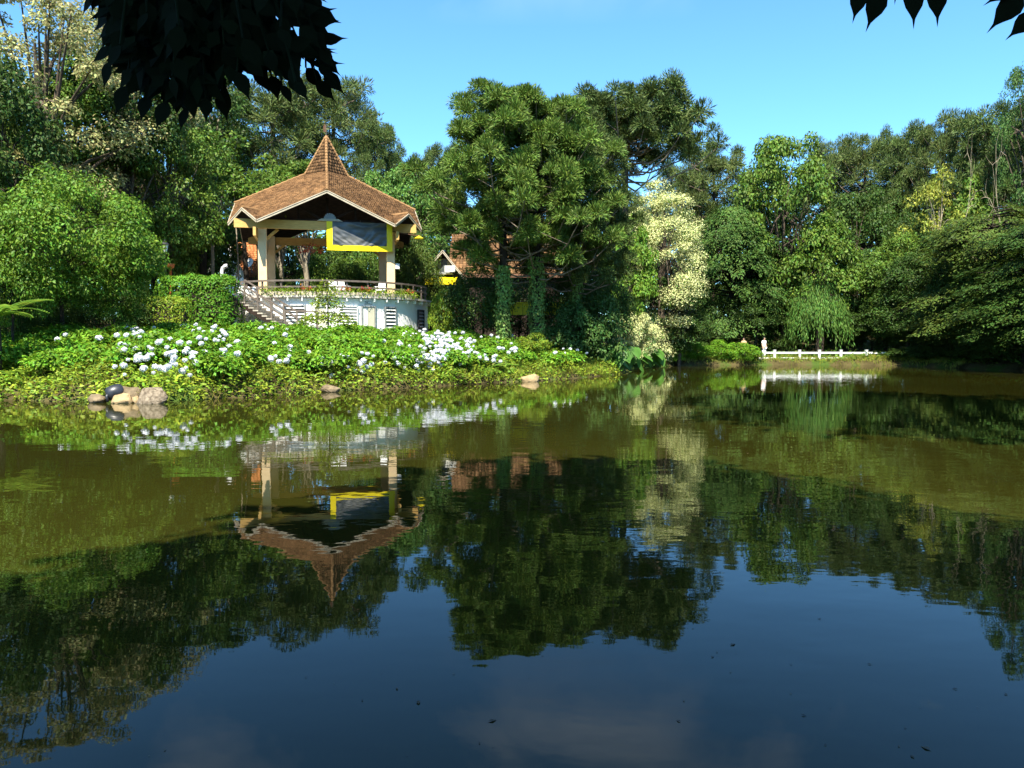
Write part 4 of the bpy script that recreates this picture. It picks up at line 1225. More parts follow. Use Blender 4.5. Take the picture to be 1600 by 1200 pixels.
for i, (px, top, Y, w, lab) in enumerate(((535, 392, 59, 90, 'dark green shrub seen through the centre of the pavilion'), (585, 388, 60, 100, 'dark green shrub seen below the banner'),
                                         (500, 405, 62, 80, 'dark shrub beside the pale trunk inside the pavilion view'), (650, 350, 57, 90, 'olive tree right of the right front column'),
                                         (425, 410, 60, 60, 'dark shrub between the left columns'))):
    place(P['small'], 'shrub', lab, 'shrub', px, top, Y, w, None, i * 1.1, mat='broad' if i != 3 else 'olive')
for i, (px, top, Y, w, lab) in enumerate(((458, 360, 70, 100, 'dark tree closing the view behind the left half of the pavilion'), (515, 365, 71, 100, 'dark tree closing the view behind the middle of the pavilion'), (570, 360, 70, 110, 'dark tree closing the view behind the banner'), (420, 380, 72, 80, 'dark tree behind the orange roofed house'))):
    place(P['b2'], 'understory_tree', lab, 'tree', px, top, Y, w, None, i * 1.6)
# slim dark trunks in front of the orange roof
rng0 = random.Random(5)
for i, (px, w, lab) in enumerate(((383, .42, 'thick dark trunk in front of the orange roof'), (402, .24, 'thin dark trunk leaning beside the satellite dish'), (371, .13, 'thin pale trunk crossing the orange roof'), (316, .6, 'very dark trunk right of the clipped hedge end'), (331, .28, 'pale mossy trunk beside the very dark trunk'))):
    Y = 55.0; x_ = at(px, 440, Y).x; zb = tz(x_, Y)
    r_ = empty('slender_tree', (x_, Y, zb), lab, 'tree', None)
    T = Tubes(); hh = 9 + i
    T.add([(0, 0, -.3), (.1, 0, hh * .4), (-.15 + .2 * (i % 2), 0, hh)], [w * .55, w * .45, w * .25], 8)
    link('trunk', T.mesh('trunk', M['bark_dark'] if i not in (2, 4) else M['bark_pale']), r_)
    L = Leaves(); rg = np.random.default_rng(40 + i)
    for k in range(9): clump_leaves(L, rg, np.array([rg.normal(0, 1.2), rg.normal(0, 1), hh - rg.uniform(-1.5, 1.8)]), rg.uniform(.6, 1.1), 90, .3)
    link('crown', L.mesh('crown', M['broad']), r_, kind='stuff')

# twin araucarias with ivy
def add_ivy(proto, h, r_, seed):
    rg = np.random.default_rng(seed); L = Leaves(); n = 2600
    z = rg.uniform(0, 1, n) ** .9 * h; a = rg.uniform(0, 6.283, n); rr = r_ * (1.1 + .35 * np.sin(z * 2.3 + a) * .5) + rg.exponential(.06, n)
    P_ = np.stack([np.cos(a) * rr, np.sin(a) * rr, z], 1); N_ = np.stack([np.cos(a), np.sin(a), .3 + 0 * a], 1) + rg.normal(0, .35, (n, 3))
    L.add(P_, np.stack([rg.normal(0, .5, n), rg.normal(0, .5, n), -1 + 0 * a], 1), nrm(N_), rg.uniform(.1, .2, n), .12)
    proto['ivy'] = L.mesh('ivy', M['ivy'])


add_ivy(P['a_left'], 5.5, .27, 1); add_ivy(P['a_right'], 6.2, .33, 2)
place(P['a_left'], 'araucaria_tree', 'left one of the twin araucarias with an ivy clad trunk near the pavilion', 'araucaria', 787, 136, 43, 275, None, .7)
place(P['a_right'], 'araucaria_tree', 'right one of the twin araucarias with the thicker ivy clad trunk', 'araucaria', 838, 148, 44, 285, None, 2.6)
place(P['a_right'], 'araucaria_tree', 'broad araucaria standing behind and right of the twin araucarias', 'araucaria', 900, 205, 47, 215, None, 5.0, mat='arau_dark')
place(P['a_umb'], 'araucaria_tree', 'tall umbrella shaped araucaria rising highest over the cream blossom tree', 'araucaria', 975, 130, 62, 262, None, 1.2)
place(P['small'], 'small_tree', 'dark rounded small tree beside the pavilion base', 'tree', 738, 420, 47.5, 130, None, .5)
place(P['small'], 'small_tree', 'dark shaded tree filling the space between the ivy clad trunks', 'tree', 812, 436, 52.5, 120, None, 2.5)
place(P['small'], 'small_tree', 'dark tree just right of the ivy clad trunks', 'tree', 890, 415, 50, 110, None, 4.5)
place(P['small'], 'small_tree', 'dark tree behind the cream flowered shrub', 'tree', 940, 410, 52, 110, None, 1.5)
place(P['shrub'], 'shrub', 'light green shrub at the right end of the pavilion railing', 'shrub', 690, 449, 47, 42, None, 1.5, mat='cover')
place(P['cream'], 'blossom_tree', 'narrow tree smothered in cream blossom at the bend of the shore', 'tree', 1031, 281, 59.5, 134, None, .4)
place(P['b3'], 'broadleaf_tree', 'bright big leaved tree tucked left of the cream blossom tree', 'tree', 985, 335, 57, 84, None, .6)
place(P['feather'], 'drooping_tree', 'fine leaved drooping tree right of the cream blossom tree', 'tree', 1142, 322, 70, 190, None, .6)
place(P['feather'], 'drooping_tree', 'darker fine leaved tree half behind the drooping tree', 'tree', 1085, 360, 71, 120, None, 2.6, mat='broad_dark')
place(P['b1'], 'broadleaf_tree', 'tall leafy tree whose top breaks the skyline right of centre', 'tree', 1222, 212, 70, 160, None, 1.1)
place(P['b1'], 'broadleaf_tree', 'mid green tree below the low araucaria of the right ridge', 'tree', 1190, 258, 73, 130, None, 4.1, mat='broad_blue')
place(P['b3'], 'broadleaf_tree', 'bright tree with large fan leaves above the far fence', 'tree', 1283, 330, 67.5, 112, None, .8, mat='broad')
place(P['willow'], 'willow_tree', 'light green weeping tree behind the white fence', 'tree', 1277, 430, 66.5, 100, None, .2)
place(P['b1'], 'broadleaf_tree', 'tree filling the slope between the weeping tree and right ridge', 'tree', 1335, 300, 74, 130, None, .9, mat='broad_dark')
place(P['sparse'], 'broadleaf_tree', 'yellow green airy tree under the bare white branches', 'tree', 1462, 258, 67, 120, None, 2.2)
place(P['b3'], 'broadleaf_tree', 'green tree beside the yellow green airy tree', 'tree', 1510, 275, 66, 110, None, .9, mat='broad')
place(P['dead'], 'dead_tree', 'bare tree with bleached branches below the right hand ridge', 'tree', 1505, 196, 61, 80, None, 1.0)
place(P['dead'], 'dead_tree', 'second bare bleached tree nearer the right edge', 'tree', 1568, 200, 60, 90, None, 3.3)
place(P['layer'], 'layered_tree', 'olive green layered tree on the right bank', 'tree', 1545, 322, 55, 250, None, .3)
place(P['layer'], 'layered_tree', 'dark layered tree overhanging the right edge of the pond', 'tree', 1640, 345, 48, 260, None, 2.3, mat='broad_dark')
place(P['layer'], 'layered_tree', 'low layered tree with sunlit tips at the right edge', 'tree', 1570, 400, 54, 190, None, 4.3, mat='feather')
place(P['pale'], 'airy_tree', 'pale airy tree top in the upper right corner', 'tree', 1612, 62, 62, 120, None, 1.3, mat='broad_blue')
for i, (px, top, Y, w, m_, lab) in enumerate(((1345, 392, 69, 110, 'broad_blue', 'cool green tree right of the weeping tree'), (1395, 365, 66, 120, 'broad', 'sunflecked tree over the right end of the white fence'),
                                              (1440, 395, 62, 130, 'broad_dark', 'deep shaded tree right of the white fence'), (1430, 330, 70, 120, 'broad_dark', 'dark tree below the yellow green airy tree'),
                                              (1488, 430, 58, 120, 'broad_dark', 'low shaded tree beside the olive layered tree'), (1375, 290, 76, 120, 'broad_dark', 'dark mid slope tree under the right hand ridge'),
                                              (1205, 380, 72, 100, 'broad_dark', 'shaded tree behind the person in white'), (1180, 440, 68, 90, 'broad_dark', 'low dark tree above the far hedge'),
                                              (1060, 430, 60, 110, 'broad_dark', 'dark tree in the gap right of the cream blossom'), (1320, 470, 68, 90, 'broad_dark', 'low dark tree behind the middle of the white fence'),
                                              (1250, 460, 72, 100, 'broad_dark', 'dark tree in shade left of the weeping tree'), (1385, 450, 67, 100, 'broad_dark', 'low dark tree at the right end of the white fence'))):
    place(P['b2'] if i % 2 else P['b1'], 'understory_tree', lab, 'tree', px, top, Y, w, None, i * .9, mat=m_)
for i, (px, top, Y, w, lab) in enumerate(((1215, 520, 69, 70, 'dark thicket behind the left end of the white fence'), (1262, 512, 70, 80, 'dark thicket behind the weeping tree'), (1310, 516, 69.5, 80, 'dark thicket behind the middle of the white fence'),
                                         (1362, 508, 69, 90, 'dark thicket behind the right end of the white fence'), (1425, 490, 65, 120, 'dark thicket right of the white fence'), (1490, 480, 62, 120, 'dark thicket below the olive layered tree'),
                                         (1560, 470, 59, 130, 'dark thicket under the layered trees at the right'), (1100, 500, 69, 110, 'dark thicket under the drooping tree'), (1160, 505, 70, 90, 'dark thicket behind the two people'))):
    place(P['small'], 'thicket', lab, 'thicket', px, top, Y, w, None, i * 1.7)
for i, (px, top, Y, w, k_, m_, lab) in enumerate(((1470, 360, 63, 150, 'b2', 'broad_dark', 'dark tree behind the olive layered tree'), (1560, 330, 64, 170, 'b2', 'broad_dark', 'dark tree behind the layered trees near the right edge'), (1420, 440, 63, 120, 'b1', 'broad_dark', 'low dark tree right of the white fence end'),
                                                 (1525, 450, 56, 150, 'small', 'broad_dark', 'dark low crown overhanging the right shore'), (1600, 430, 51, 160, 'small', 'broad_dark', 'dark low crown cut by the right edge'))):
    place(P[k_], 'understory_tree', lab, 'tree', px, top, Y, w, None, i * 2.1, mat=m_)
for i, (px, top, Y, w, lab) in enumerate(((-10, 430, 39, 120, 'dark shrub added as shade under the arching tree by the tree fern'), (62, 438, 39.5, 110, 'dark shrub added as shade under the left half of the arching tree'), (130, 435, 40, 110, 'dark shrub added as shade under the middle of the arching tree'),
                                         (196, 438, 40.5, 100, 'dark shrub added as shade between arching tree and clipped hedge'), (20, 470, 33, 70, 'dark bush just behind the tree fern'), (100, 474, 35, 90, 'dark bush in the shadow below the arching tree'))):
    place(P['small'], 'undergrowth', lab, 'shrub', px, top, Y, w, None, i * 1.9)  # dark shrubs put in to blacken the shade under the arching tree
# trees just outside the picture that the pond and the gaps still meet
place(P['b2'], 'broadleaf_tree', 'dark tree on the left bank beyond the picture edge', 'tree', -150, 60, 38, 260, None, .2)
place(P['b2'], 'broadleaf_tree', 'dark tree on the right bank beyond the picture edge', 'tree', 1800, 150, 46, 300, None, .2)

# the wood behind everything, read as one mass
rg = np.random.default_rng(77)
L = Leaves()
for i in range(330):
    x_ = rg.uniform(-95, 95); y_ = rg.uniform(88, 112)
    px_ = 800 + x_ / y_ * 1200
    topz = np.interp(px_, [-200, 0, 300, 600, 700, 1000, 1200, 1400, 1600, 1900], [30, 27, 22, 19, 17, 19, 21, 26, 30, 32])
    for z_ in np.arange(4, topz * rg.uniform(.75, 1), 3.4):
        clump_leaves(L, rg, np.array([x_ + rg.normal(0, 1), y_ + rg.normal(0, 1), z_]), rg.uniform(2, 3), 26, 1.1)
o = link('far_woods', L.mesh('far_woods', M['broad_dark'])); tag(o, 'dark wood closing the view behind all the single trees', None, None, 'stuff')

# ------------------------------------------------------------------ planting on the bank
def bank_points(n, seed, x0, x1, y0, y1, d0, d1, dens=None):
    rg = np.random.default_rng(seed)
    x = rg.uniform(x0, x1, n); y = rg.uniform(y0, y1, n); d = shore_dist(x, y)
    k = (d > d0) & (d < d1)
    return x[k], y[k], d[k], rg


def cover(name, label, mat, n, seed, rng_, leaf, hmax, lie=.6, aspect=.5):
    x, y, d, rg = bank_points(n, seed, *rng_)
    z = terr(x, y); k = len(x)
    patch = .5 + .5 * np.sin(x * 1.3 + np.sin(y * .9) * 2) * np.sin(y * 1.1 + .7)
    P_ = np.stack([x, y, z + rg.uniform(0, 1, k) * hmax * (.35 + .65 * patch) - .03], 1)
    L = Leaves()
    N_ = nrm(np.stack([rg.normal(0, lie, k), rg.normal(-.25, lie, k), np.ones(k)], 1))
    sz = leaf * rg.uniform(.6, 1.4, k)
    L.add(P_, rg.normal(0, 1, (k, 3)) * [1, 1, .4] + [0, -.2, .1], N_, sz, sz * aspect)
    o = link(name, L.mesh(name, mat)); tag(o, label, None, None, 'stuff')


cover('ground_cover', 'yellow green creeping plants covering the sunny bank', M['cover'], 110000, 1, (-34, 7.5, 22, 47, .02, 15), .17, .6)
cover('creeper_fringe', 'low creeping leaves trailing into the pond along the sunny bank', M['cover'], 120000, 12, (-30, 7.5, 22, 47, -.2, 3.6), .15, .75)
cover('leafy_undergrowth', 'darker leafy undergrowth at the foot of the trees', M['broad'], 60000, 2, (-40, 40, 36, 72, .5, 14), .28, .6)


def blades(name, label, n, seed, rng_, hgt):
    x, y, d, rg = bank_points(n, seed, *rng_)
    z = terr(x, y); k = len(x)
    L = Leaves()
    a = rg.uniform(0, 6.283, k)
    P_ = np.stack([x, y, z - .02], 1); D_ = np.stack([np.cos(a) * .45, np.sin(a) * .45 - .1, np.ones(k)], 1)
    L.add(P_, D_, np.stack([-np.sin(a), np.cos(a), 0 * a], 1) + rg.normal(0, .2, (k, 3)), hgt * rg.uniform(.5, 1.3, k), .03)
    o = link(name, L.mesh(name, M['grass'])); tag(o, label, None, None, 'stuff')


blades('grass', 'rough grass along the water edge', 26000, 3, (-30, 7.5, 22, 47, -.12, 1.6), .4)
blades('fence_grass', 'dry grass under the white fence', 24000, 4, (9, 33, 55, 66, .0, 2.6), .32)
cover('fence_creeper', 'sparse creeping plants on the earth bank below the white fence', M['cover'], 5000, 14, (9, 33, 55, 66, .25, 2.6), .15, .25)
blades('lawn_tongue', 'grassy spit between the stone and the elephant ears', 14000, 6, (0, 8, 36, 47, -.05, 3.2), .34)

# hydrangeas
def hyd_mesh(seed):
    rg = np.random.default_rng(seed); L = Leaves()
    for k in range(13):
        a = rg.uniform(0, 6.283); r_ = .78 * math.sqrt(rg.uniform(0, 1)); h = .5 * (1 - (r_ / 1.0) ** 2) + .12
        clump_leaves(L, rg, np.array([math.cos(a) * r_, math.sin(a) * r_, h]), rg.uniform(.28, .42), 150, .155, .7, .8, .2)
    return L.mesh('foliage', M['hyd'])


HM = [hyd_mesh(50 + k) for k in range(5)]
from mathutils import noise as mnoise
rgp = np.random.default_rng(3); LP = Leaves()
dd = rand_dirs(rgp, 90, -.75)
LP.add(dd * rgp.uniform(.62, .95, 90)[:, None] * [1, 1, .85] - np.cross(dd, [0, 0, 1]) * .15, np.cross(dd, rgp.normal(0, 1, (90, 3))), nrm(dd + rgp.normal(0, .35, (90, 3))), .62, .5)
FM = LP.mesh('flower_head', M['white_petal'])
FLOW = [(200, 515), (208, 520), (215, 517), (190, 522), (222, 523), (185, 528), (204, 545), (188, 548), (196, 552), (215, 550), (235, 547), (221, 558), (229, 565), (217, 567), (182, 578), (203, 567), (245, 578), (252, 580), (259, 580), (265, 578), (271, 573), (277, 575), (291, 568), (293, 580), (287, 585), (303, 563), (267, 558), (275, 555), (268, 534), (283, 540), (286, 513), (296, 514), (308, 512), (313, 517), (320, 523), (332, 522), (348, 520), (357, 520), (354, 527), (338, 512), (348, 552), (350, 560), (360, 545), (212, 527), (195, 519), (106, 506), (92, 534),
        (416, 512), (420, 519), (430, 540), (447, 527), (416, 531), (454, 554), (432, 561), (425, 566), (449, 568), (505, 574), (520, 571), (529, 567), (535, 561), (561, 569), (569, 568), (563, 573), (557, 583), (567, 585), (573, 578), (581, 573), (602, 570), (428, 528),
        (615, 516), (632, 525), (640, 530), (656, 520), (664, 534), (668, 538), (672, 545), (675, 528), (680, 535), (685, 530), (690, 525), (700, 535), (695, 540), (687, 545), (660, 555), (650, 558), (640, 565), (655, 570), (668, 562), (680, 560), (690, 555), (700, 552), (705, 545), (710, 558), (695, 565), (685, 570), (672, 572), (720, 550), (728, 555), (715, 540), (725, 535), (733, 560), (740, 545), (760, 565), (782, 568), (742, 512), (720, 520), (752, 530), (800, 515), (805, 547), (805, 552), (880, 548), (890, 540), (902, 550), (915, 548), (925, 550), (930, 545), (862, 535), (868, 530), (676, 540), (684, 552), (692, 560), (678, 566), (664, 548), (698, 528), (706, 536), (645, 560), (652, 566), (660, 562), (635, 557), (718, 546), (700, 546), (688, 538), (712, 550), (674, 553), (682, 524), (736, 538), (667, 528)]


def bush_spots():
    rg = random.Random(9); out = []
    y = 26.0
    while y < 46.5:
        x = -21 + rg.uniform(0, 1)
        while x < 7.2:
            xx, yy = x + rg.uniform(-.5, .5), y + rg.uniform(-.5, .5)
            d = float(shore_dist(xx, yy)[0])
            loc = Vector((xx, yy, 0)); dp = math.hypot(xx - PC.x, yy - PC.y)
            stair_clear = not (ST_T.x - 1.4 < xx < ST_B.x + .6 and yy > 42.6)
            if 0.9 < d < 13.5 and dp > DR + 1.0 and stair_clear and not (xx < -17.5 and yy > 38):
                out.append((xx, yy, d))
            x += 1.95
        y += 1.75
    return out


SPOTS = bush_spots()
HB = []
for i, (x, y, d) in enumerate(SPOTS):
    s = random.Random(i).uniform(.9, 1.25)
    HB.append({'x': x, 'y': y, 'd': d, 's': s, 'f': [], 'z': tz(x, y) - .05})


def bank_hit(px, py):
    """where the sight line first meets the tops of the plants"""
    d = ray(px, py); o = Vector((0, 0, CAM_H)); t = 22.0
    while t < 52:
        p = o + d * t
        if shore_dist(p.x, p.y)[0] > .9 and p.z < tz(p.x, p.y) + .72: return p
        t += .25
    return None


rf = random.Random(21)
EX = [(x + rf.gauss(0, 15), y + rf.gauss(0, 8)) for x, y in FLOW] + [(x + rf.gauss(0, 14), y + rf.gauss(0, 6)) for x, y in FLOW if 610 < x < 760]
EX += [(rf.uniform(610, 800), rf.uniform(520, 572)) for k in range(40)] + [(rf.uniform(170, 380), rf.uniform(510, 585)) for k in range(16)]
for px, py in FLOW + EX:
    p = bank_hit(px, py)
    if p is None: continue
    b = min(HB, key=lambda q: (q['x'] - p.x) ** 2 + (q['y'] - p.y) ** 2)
    b['f'].append(p)


def landmark(b):
    px = 800 + b['x'] / b['y'] * 1200
    for lim, t in ((110, 'by the left edge'), (190, 'left of the shore rocks'), (270, 'behind the shore rocks'), (350, 'right of the shore rocks'), (430, 'below the stair'), (500, 'below the left column'), (560, 'below the banner'),
                   (625, 'below the narrow louvre'), (690, 'below the wall end'), (750, 'below the orange chairs'), (810, 'before the left ivy trunk'), (880, 'before the right ivy trunk'), (2000, 'near the elephant ears')):
        if px < lim: return t


used = {}
HB.sort(key=lambda q: q['x'] / q['y'])
LABS = []
for i, b in enumerate(HB):
    row = 'front' if b['d'] < 3.2 else 'water side' if b['d'] < 4.5 else 'middle' if b['d'] < 8.5 else 'upper'
    nf = len(b['f'])
    NUM = ['no', 'one', 'two', 'three', 'four', 'five', 'six', 'seven', 'eight', 'nine', 'ten', 'eleven', 'twelve']
    look = 'leafy' if nf == 0 else f"hydrangea with {NUM[min(nf, 12)]} white heads"
    look_ = 'thickly flowering' if nf >= 5 else 'white flowering' if nf >= 2 else 'single headed' if nf == 1 else 'leafy'
    lab = (f"leafy hydrangea bush {landmark(b)}, {row} row of the bank" if nf == 0 else f"{look} {landmark(b)}, {row} row of the bank")
    LABS.append(lab)
    root = empty('hydrangea_bush', (b['x'], b['y'], b['z']), lab, 'hydrangea', 'hydrangea bushes on the sunny bank', 0, (b['s'],) * 3)
    link('foliage', HM[i % 5], root, rot=(0, 0, i * 1.7), kind='stuff')
    for j, p in enumerate(b['f']):
        rj = random.Random(i * 50 + j)
        q = (Vector(p) - Vector((b['x'], b['y'], b['z']))) / b['s']
        s_ = rj.uniform(.065, .13) / b['s']
        link('flower_head', FM, root, q + Vector((0, -.1, .1)), (rj.uniform(-.4, .4), rj.uniform(-.4, .4), rj.uniform(0, 6)), (s_ * rj.uniform(.9, 1.2), s_, s_))

ORD = ['leftmost', 'second', 'third', 'fourth', 'fifth', 'sixth']
roots = [o for o in col.objects if o.name.startswith('hydrangea_bush')]
roots.sort(key=lambda o: o.location.x / o.location.y)
for lb in set(LABS):
    same = [o for o in roots if o['label'] == lb]
    if len(same) > 1:
        for k, o in enumerate(same): o['label'] = lb.replace(' row of the bank', ' row,') + (' leftmost' if k == 0 else ' rightmost' if k == len(same) - 1 else f' {ORD[k]}')

# clipped hedge
def hedge(name, label, c, size, n, leaf, mat, seed, rz=0.0):
    rg = np.random.default_rng(seed); L = Leaves()
    w, d, h = size
    u = rg.uniform(-1, 1, (n, 3)); ax = rg.choice([0, 1, 2, 2, 1], n); sg = np.where(rg.uniform(0, 1, n) < .75, -1, 1)
    for k in range(n):
        if ax[k] == 2: u[k, 2] = 1
        elif ax[k] == 1: u[k, 1] = sg[k]
        else: u[k, 0] = sg[k]
    q = u / (np.sum(np.abs(u) ** 5, 1, keepdims=True) ** .2)
    q *= (rg.uniform(.88, 1.05, n) * (1 + .05 * np.sin(u[:, 0] * 9 + seed)))[:, None]
    P_ = np.stack([q[:, 0] * w / 2, q[:, 1] * d / 2, (q[:, 2] + 1) * h / 2], 1)
    N_ = nrm(u ** 3 + rg.normal(0, .45, (n, 3)))
    L.add(P_, np.cross(N_, rg.normal(0, 1, (n, 3))) + [0, 0, .2], N_, leaf * rg.uniform(.6, 1.3, n), leaf * .45)
    r0 = empty(name, c, label, 'hedge', None, rz)
    link('foliage', L.mesh('foliage', mat), r0, kind='stuff')
    bm = bmesh.new(); blob(bm, (0, 0, h * .45), (w * .44, d * .42, h * .46), seed, 3, .05)
    part('dark_core', bm, M['bark_dark'], r0)  # solid dark core added behind the leaf shell
    return r0


hc = at(309, 470, 43.0)
hedge('clipped_hedge', 'clipped bright green hedge beside the stair', (hc.x, 43.6, tz(hc.x, 43) - .3), (at(374, 460, 43).x - at(244, 460, 43).x, 2.2, at(309, 432, 43).z - tz(hc.x, 43) + .3), 9000, .17, M['hedge'], 3)
hc = at(250, 480, 41)
hedge('low_hedge', 'low yellowish shrub row in front of the clipped hedge', (hc.x, 41.2, tz(hc.x, 41) - .2), (3.2, 1.4, at(250, 466, 41).z - tz(hc.x, 41) + .2), 3500, .16, M['cover'], 4)
p0, p1 = at(1030, 560, 58.5), at(1196, 560, 61.6)
for i, (px, top, Y, w, lab) in enumerate(((1050, 534, 60.5, 44, 'bright bush right of the elephant ears on the far shore'), (1088, 533, 62.2, 52, 'bush below the drooping tree with dark gaps'), (1128, 530, 63.2, 52, 'leafy bush left of the rounded far bush'), (1164, 535, 63.0, 54, 'rounded bright bush at the left end of the white fence'),
                                          (1420, 541, 61.8, 66, 'dark bush right of the white fence'), (1455, 537, 59.5, 80, 'dark shore bush second from the white fence'), (1515, 533, 56.5, 90, 'dark shore bush under the layered tree'), (1580, 528, 52, 110, 'dark shore bush at the right edge'))):
    place(P['shrub'], 'shore_bush', lab, 'bush', px, top, Y, w, None, i * 1.4, mat='hyd' if i < 4 else 'broad_dark')
for i, (px, top, Y, w, lab) in enumerate(((935, 460, 46.5, 100, 'cool green shrub left of the cream blossom tree'), (893, 470, 45.5, 90, 'grey green shrub right of the ivy clad trunks'), (990, 490, 56, 80, 'shrub with pale flowers at the foot of the cream blossom tree'))):
    place(P['shrub_pale'] if i == 2 else P['shrub'], 'shore_shrub', lab, 'shrub', px, top, Y, w, None, i * 1.9, mat=None if i == 2 else 'broad_blue')
place(P['shrub'], 'shrub', 'rounded yellow green shrub below the right ivy clad trunk', 'shrub', 832, 519, 42, 62, None, .4, mat='cover')

# small layered tree in front of the base wall
b = at(512, 530, 40.5); zb = tz(b.x, 40.5)
r0 = empty('young_tree', (b.x, 40.5, zb), 'slender young tree with layered yellow green branches in front of the white base wall', 'tree')
rg = np.random.default_rng(61); L, T = Leaves(), Tubes()
hh = at(512, 438, 40.5).z - zb
T.add([(0, 0, -.2), (.05, 0, hh * .4), (0, 0, hh * .95)], [.06, .045, .012])
for zf, rr, n in ((.40, 1.5, 520), (.46, 1.35, 420), (.62, .75, 200), (.68, .9, 180), (.78, .55, 110), (.9, .5, 120), (.97, .35, 70), (.5, .9, 200), (.72, .6, 90)):
    a = rg.uniform(0, 6.283, n); r_ = rr * np.sqrt(rg.uniform(0, 1, n))
    P_ = np.stack([np.cos(a) * r_, np.sin(a) * r_, hh * zf + rg.normal(0, .1, n) - r_ * .12], 1)
    L.add(P_, np.stack([np.cos(a), np.sin(a), -.2 + 0 * a], 1) + rg.normal(0, .4, (n, 3)), nrm(rg.normal(0, .4, (n, 3)) + [0, 0, 1]), rg.uniform(.1, .2, n), .09)
    for k in range(4):
        aa = rg.uniform(0, 6.28); T.add([(0, 0, hh * zf), (math.cos(aa) * rr * .8, math.sin(aa) * rr * .8, hh * zf - .05)], [.02, .008], 4)
link('trunk', T.mesh('trunk', M['bark']), r0); link('crown', L.mesh('crown', M['cover']), r0, kind='stuff')

# ferns
def frond_mesh(name, ln, wd, droop, seed, mat, n=22):
    rg = np.random.default_rng(seed); L = Leaves()
    for i in range(n):
        t = (i + .5) / n; x = ln * t; z = ln * (.35 * t - droop * t * t)
        w = wd * math.sin(math.pi * (t * .85 + .12)) ** .8
        for s in (-1, 1):
            L.add([[x, 0, z]], [[.45, s, -.12]], [[0, 0, 1]], w, ln / n * 1.35)
    T = Tubes(); pts = [(ln * t, 0, ln * (.35 * t - droop * t * t)) for t in np.linspace(0, 1, 7)]
    V, F = tube_arrays(pts, [ln * .012 * (1 - .8 * t) for t in np.linspace(0, 1, 7)], 4)
    A = np.concatenate(L.b)
    return np_mesh(name, np.concatenate([A, V]), np.concatenate([np.arange(len(A)).reshape(-1, 4), F + len(A)]), mat)


FR = [frond_mesh('frond', 1.9, .5, .45, 1, M['fern']), frond_mesh('frond', 1.7, .42, .6, 2, M['fern'])]
FS = [frond_mesh('frond', .95, .2, .5, 3, M['fern'], 16), frond_mesh('frond', .8, .18, .7, 4, M['fern'], 16)]


def fern(px, py, Y, meshes, n, h, label, seed, cat='fern', sc=1.0):
    p = at(px, py, Y); zb = tz(p.x, Y); rg = random.Random(seed)
    r0 = empty(cat.replace(' ', '_'), (p.x, Y, zb), label, cat)
    top = max(.1, p.z - zb)
    if h:
        bm = bmesh.new(); tube(bm, [(0, 0, -.2), (.05, 0, top * .6), (0, 0, top)], [.13, .1, .09], 8); part('trunk', bm, M['bark_dark'], r0, True)
    for k in range(n):
        link('frond', meshes[k % len(meshes)], r0, (0, 0, top if h else .05), (0, rg.uniform(-.45, .15), k * 6.283 / n + rg.uniform(-.2, .2)), (sc * rg.uniform(.8, 1.1),) * 3)


fern(-6, 492, 27.5, FR, 10, 1, 'lime green tree fern arching in from the left edge', 1, 'tree fern')
fern(4, 590, 26.6, FS, 9, 0, 'pale fern at the waterline on the far left', 2, 'fern', 1.3)
fern(28, 575, 27.5, FS, 9, 0, 'yellow green fern above the left waterline', 3, 'fern', 1.2)
fern(760, 575, 37.2, FS, 10, 0, 'tall yellow green fern between flowering bushes and stone', 4, 'fern', 1.5)
fern(780, 570, 38.4, FS, 10, 0, 'yellow green fern just left of the tan stone', 5, 'fern', 1.4)
fern(700, 585, 34.6, FS, 9, 0, 'small fern below the thick white flowers', 6, 'fern', 1.1)
fern(320, 570, 29.5, FS, 8, 0, 'small yellowish fern right of the rocks', 7, 'fern', 1.0)
fern(95, 560, 28.6, FS, 8, 0, 'fern in the middle of the left bank', 8, 'fern', 1.1)
fern(1275, 548, 64.6, FS, 9, 0, 'spiky green fern behind the middle of the white fence', 9, 'fern', 1.4)
fern(1325, 548, 64.8, FS, 9, 0, 'spiky green fern behind the right part of the white fence', 10, 'fern', 1.3)

# elephant ears
bm = bmesh.new()
out = [(0, 0), (.22, -.16), (.4, -.05), (.46, .2), (.36, .55), (.15, .9), (0, 1.12)]
ctr = [bm.verts.new((0, y, .05 * math.sin(y * 3))) for x, y in out]
for s in (-1, 1):
    ed = [bm.verts.new((s * x, y, -.10 * x * x * 4 + .03 * math.sin(y * 9 + s))) for x, y in out[1:-1]]
    ring = [ctr[0]] + ed + [ctr[-1]]
    for i in range(len(ring) - 1):
        a, b_, c, d = ctr[i], ring[i], ring[i + 1], ctr[i + 1]
        fs = []
        for v in (a, b_, c, d):
            if v not in fs: fs.append(v)
        if len(fs) >= 3: bm.faces.new(fs)
TM = bm_mesh('leaf', bm, M['taro'], True)


def taro(px, py, Y, n, sc, label, seed):
    p = at(px, py, Y); rg = random.Random(seed)
    zb = max(tz(p.x, Y), -.1)
    r0 = empty('elephant_ear', (p.x, Y, zb), label, 'elephant ear plant', 'elephant ear plants at the water')
    for k in range(n):
        a = rg.uniform(-2.6, -.5); r_ = rg.uniform(.15, .7) * sc; h = rg.uniform(.5, 1.25) * sc
        t = (math.cos(a) * r_, math.sin(a) * r_, h)
        bm = bmesh.new(); tube(bm, [(0, 0, -.1), (t[0] * .5, t[1] * .5, h * .7), t], [.035, .025, .018], 6); part('stalk', bm, M['taro'], r0, True)
        link('leaf', TM, r0, t, (R(rg.uniform(-75, -40)), R(rg.uniform(-15, 15)), a - math.pi / 2 + rg.uniform(-.4, .4)), (sc * rg.uniform(.7, 1.05),) * 3)


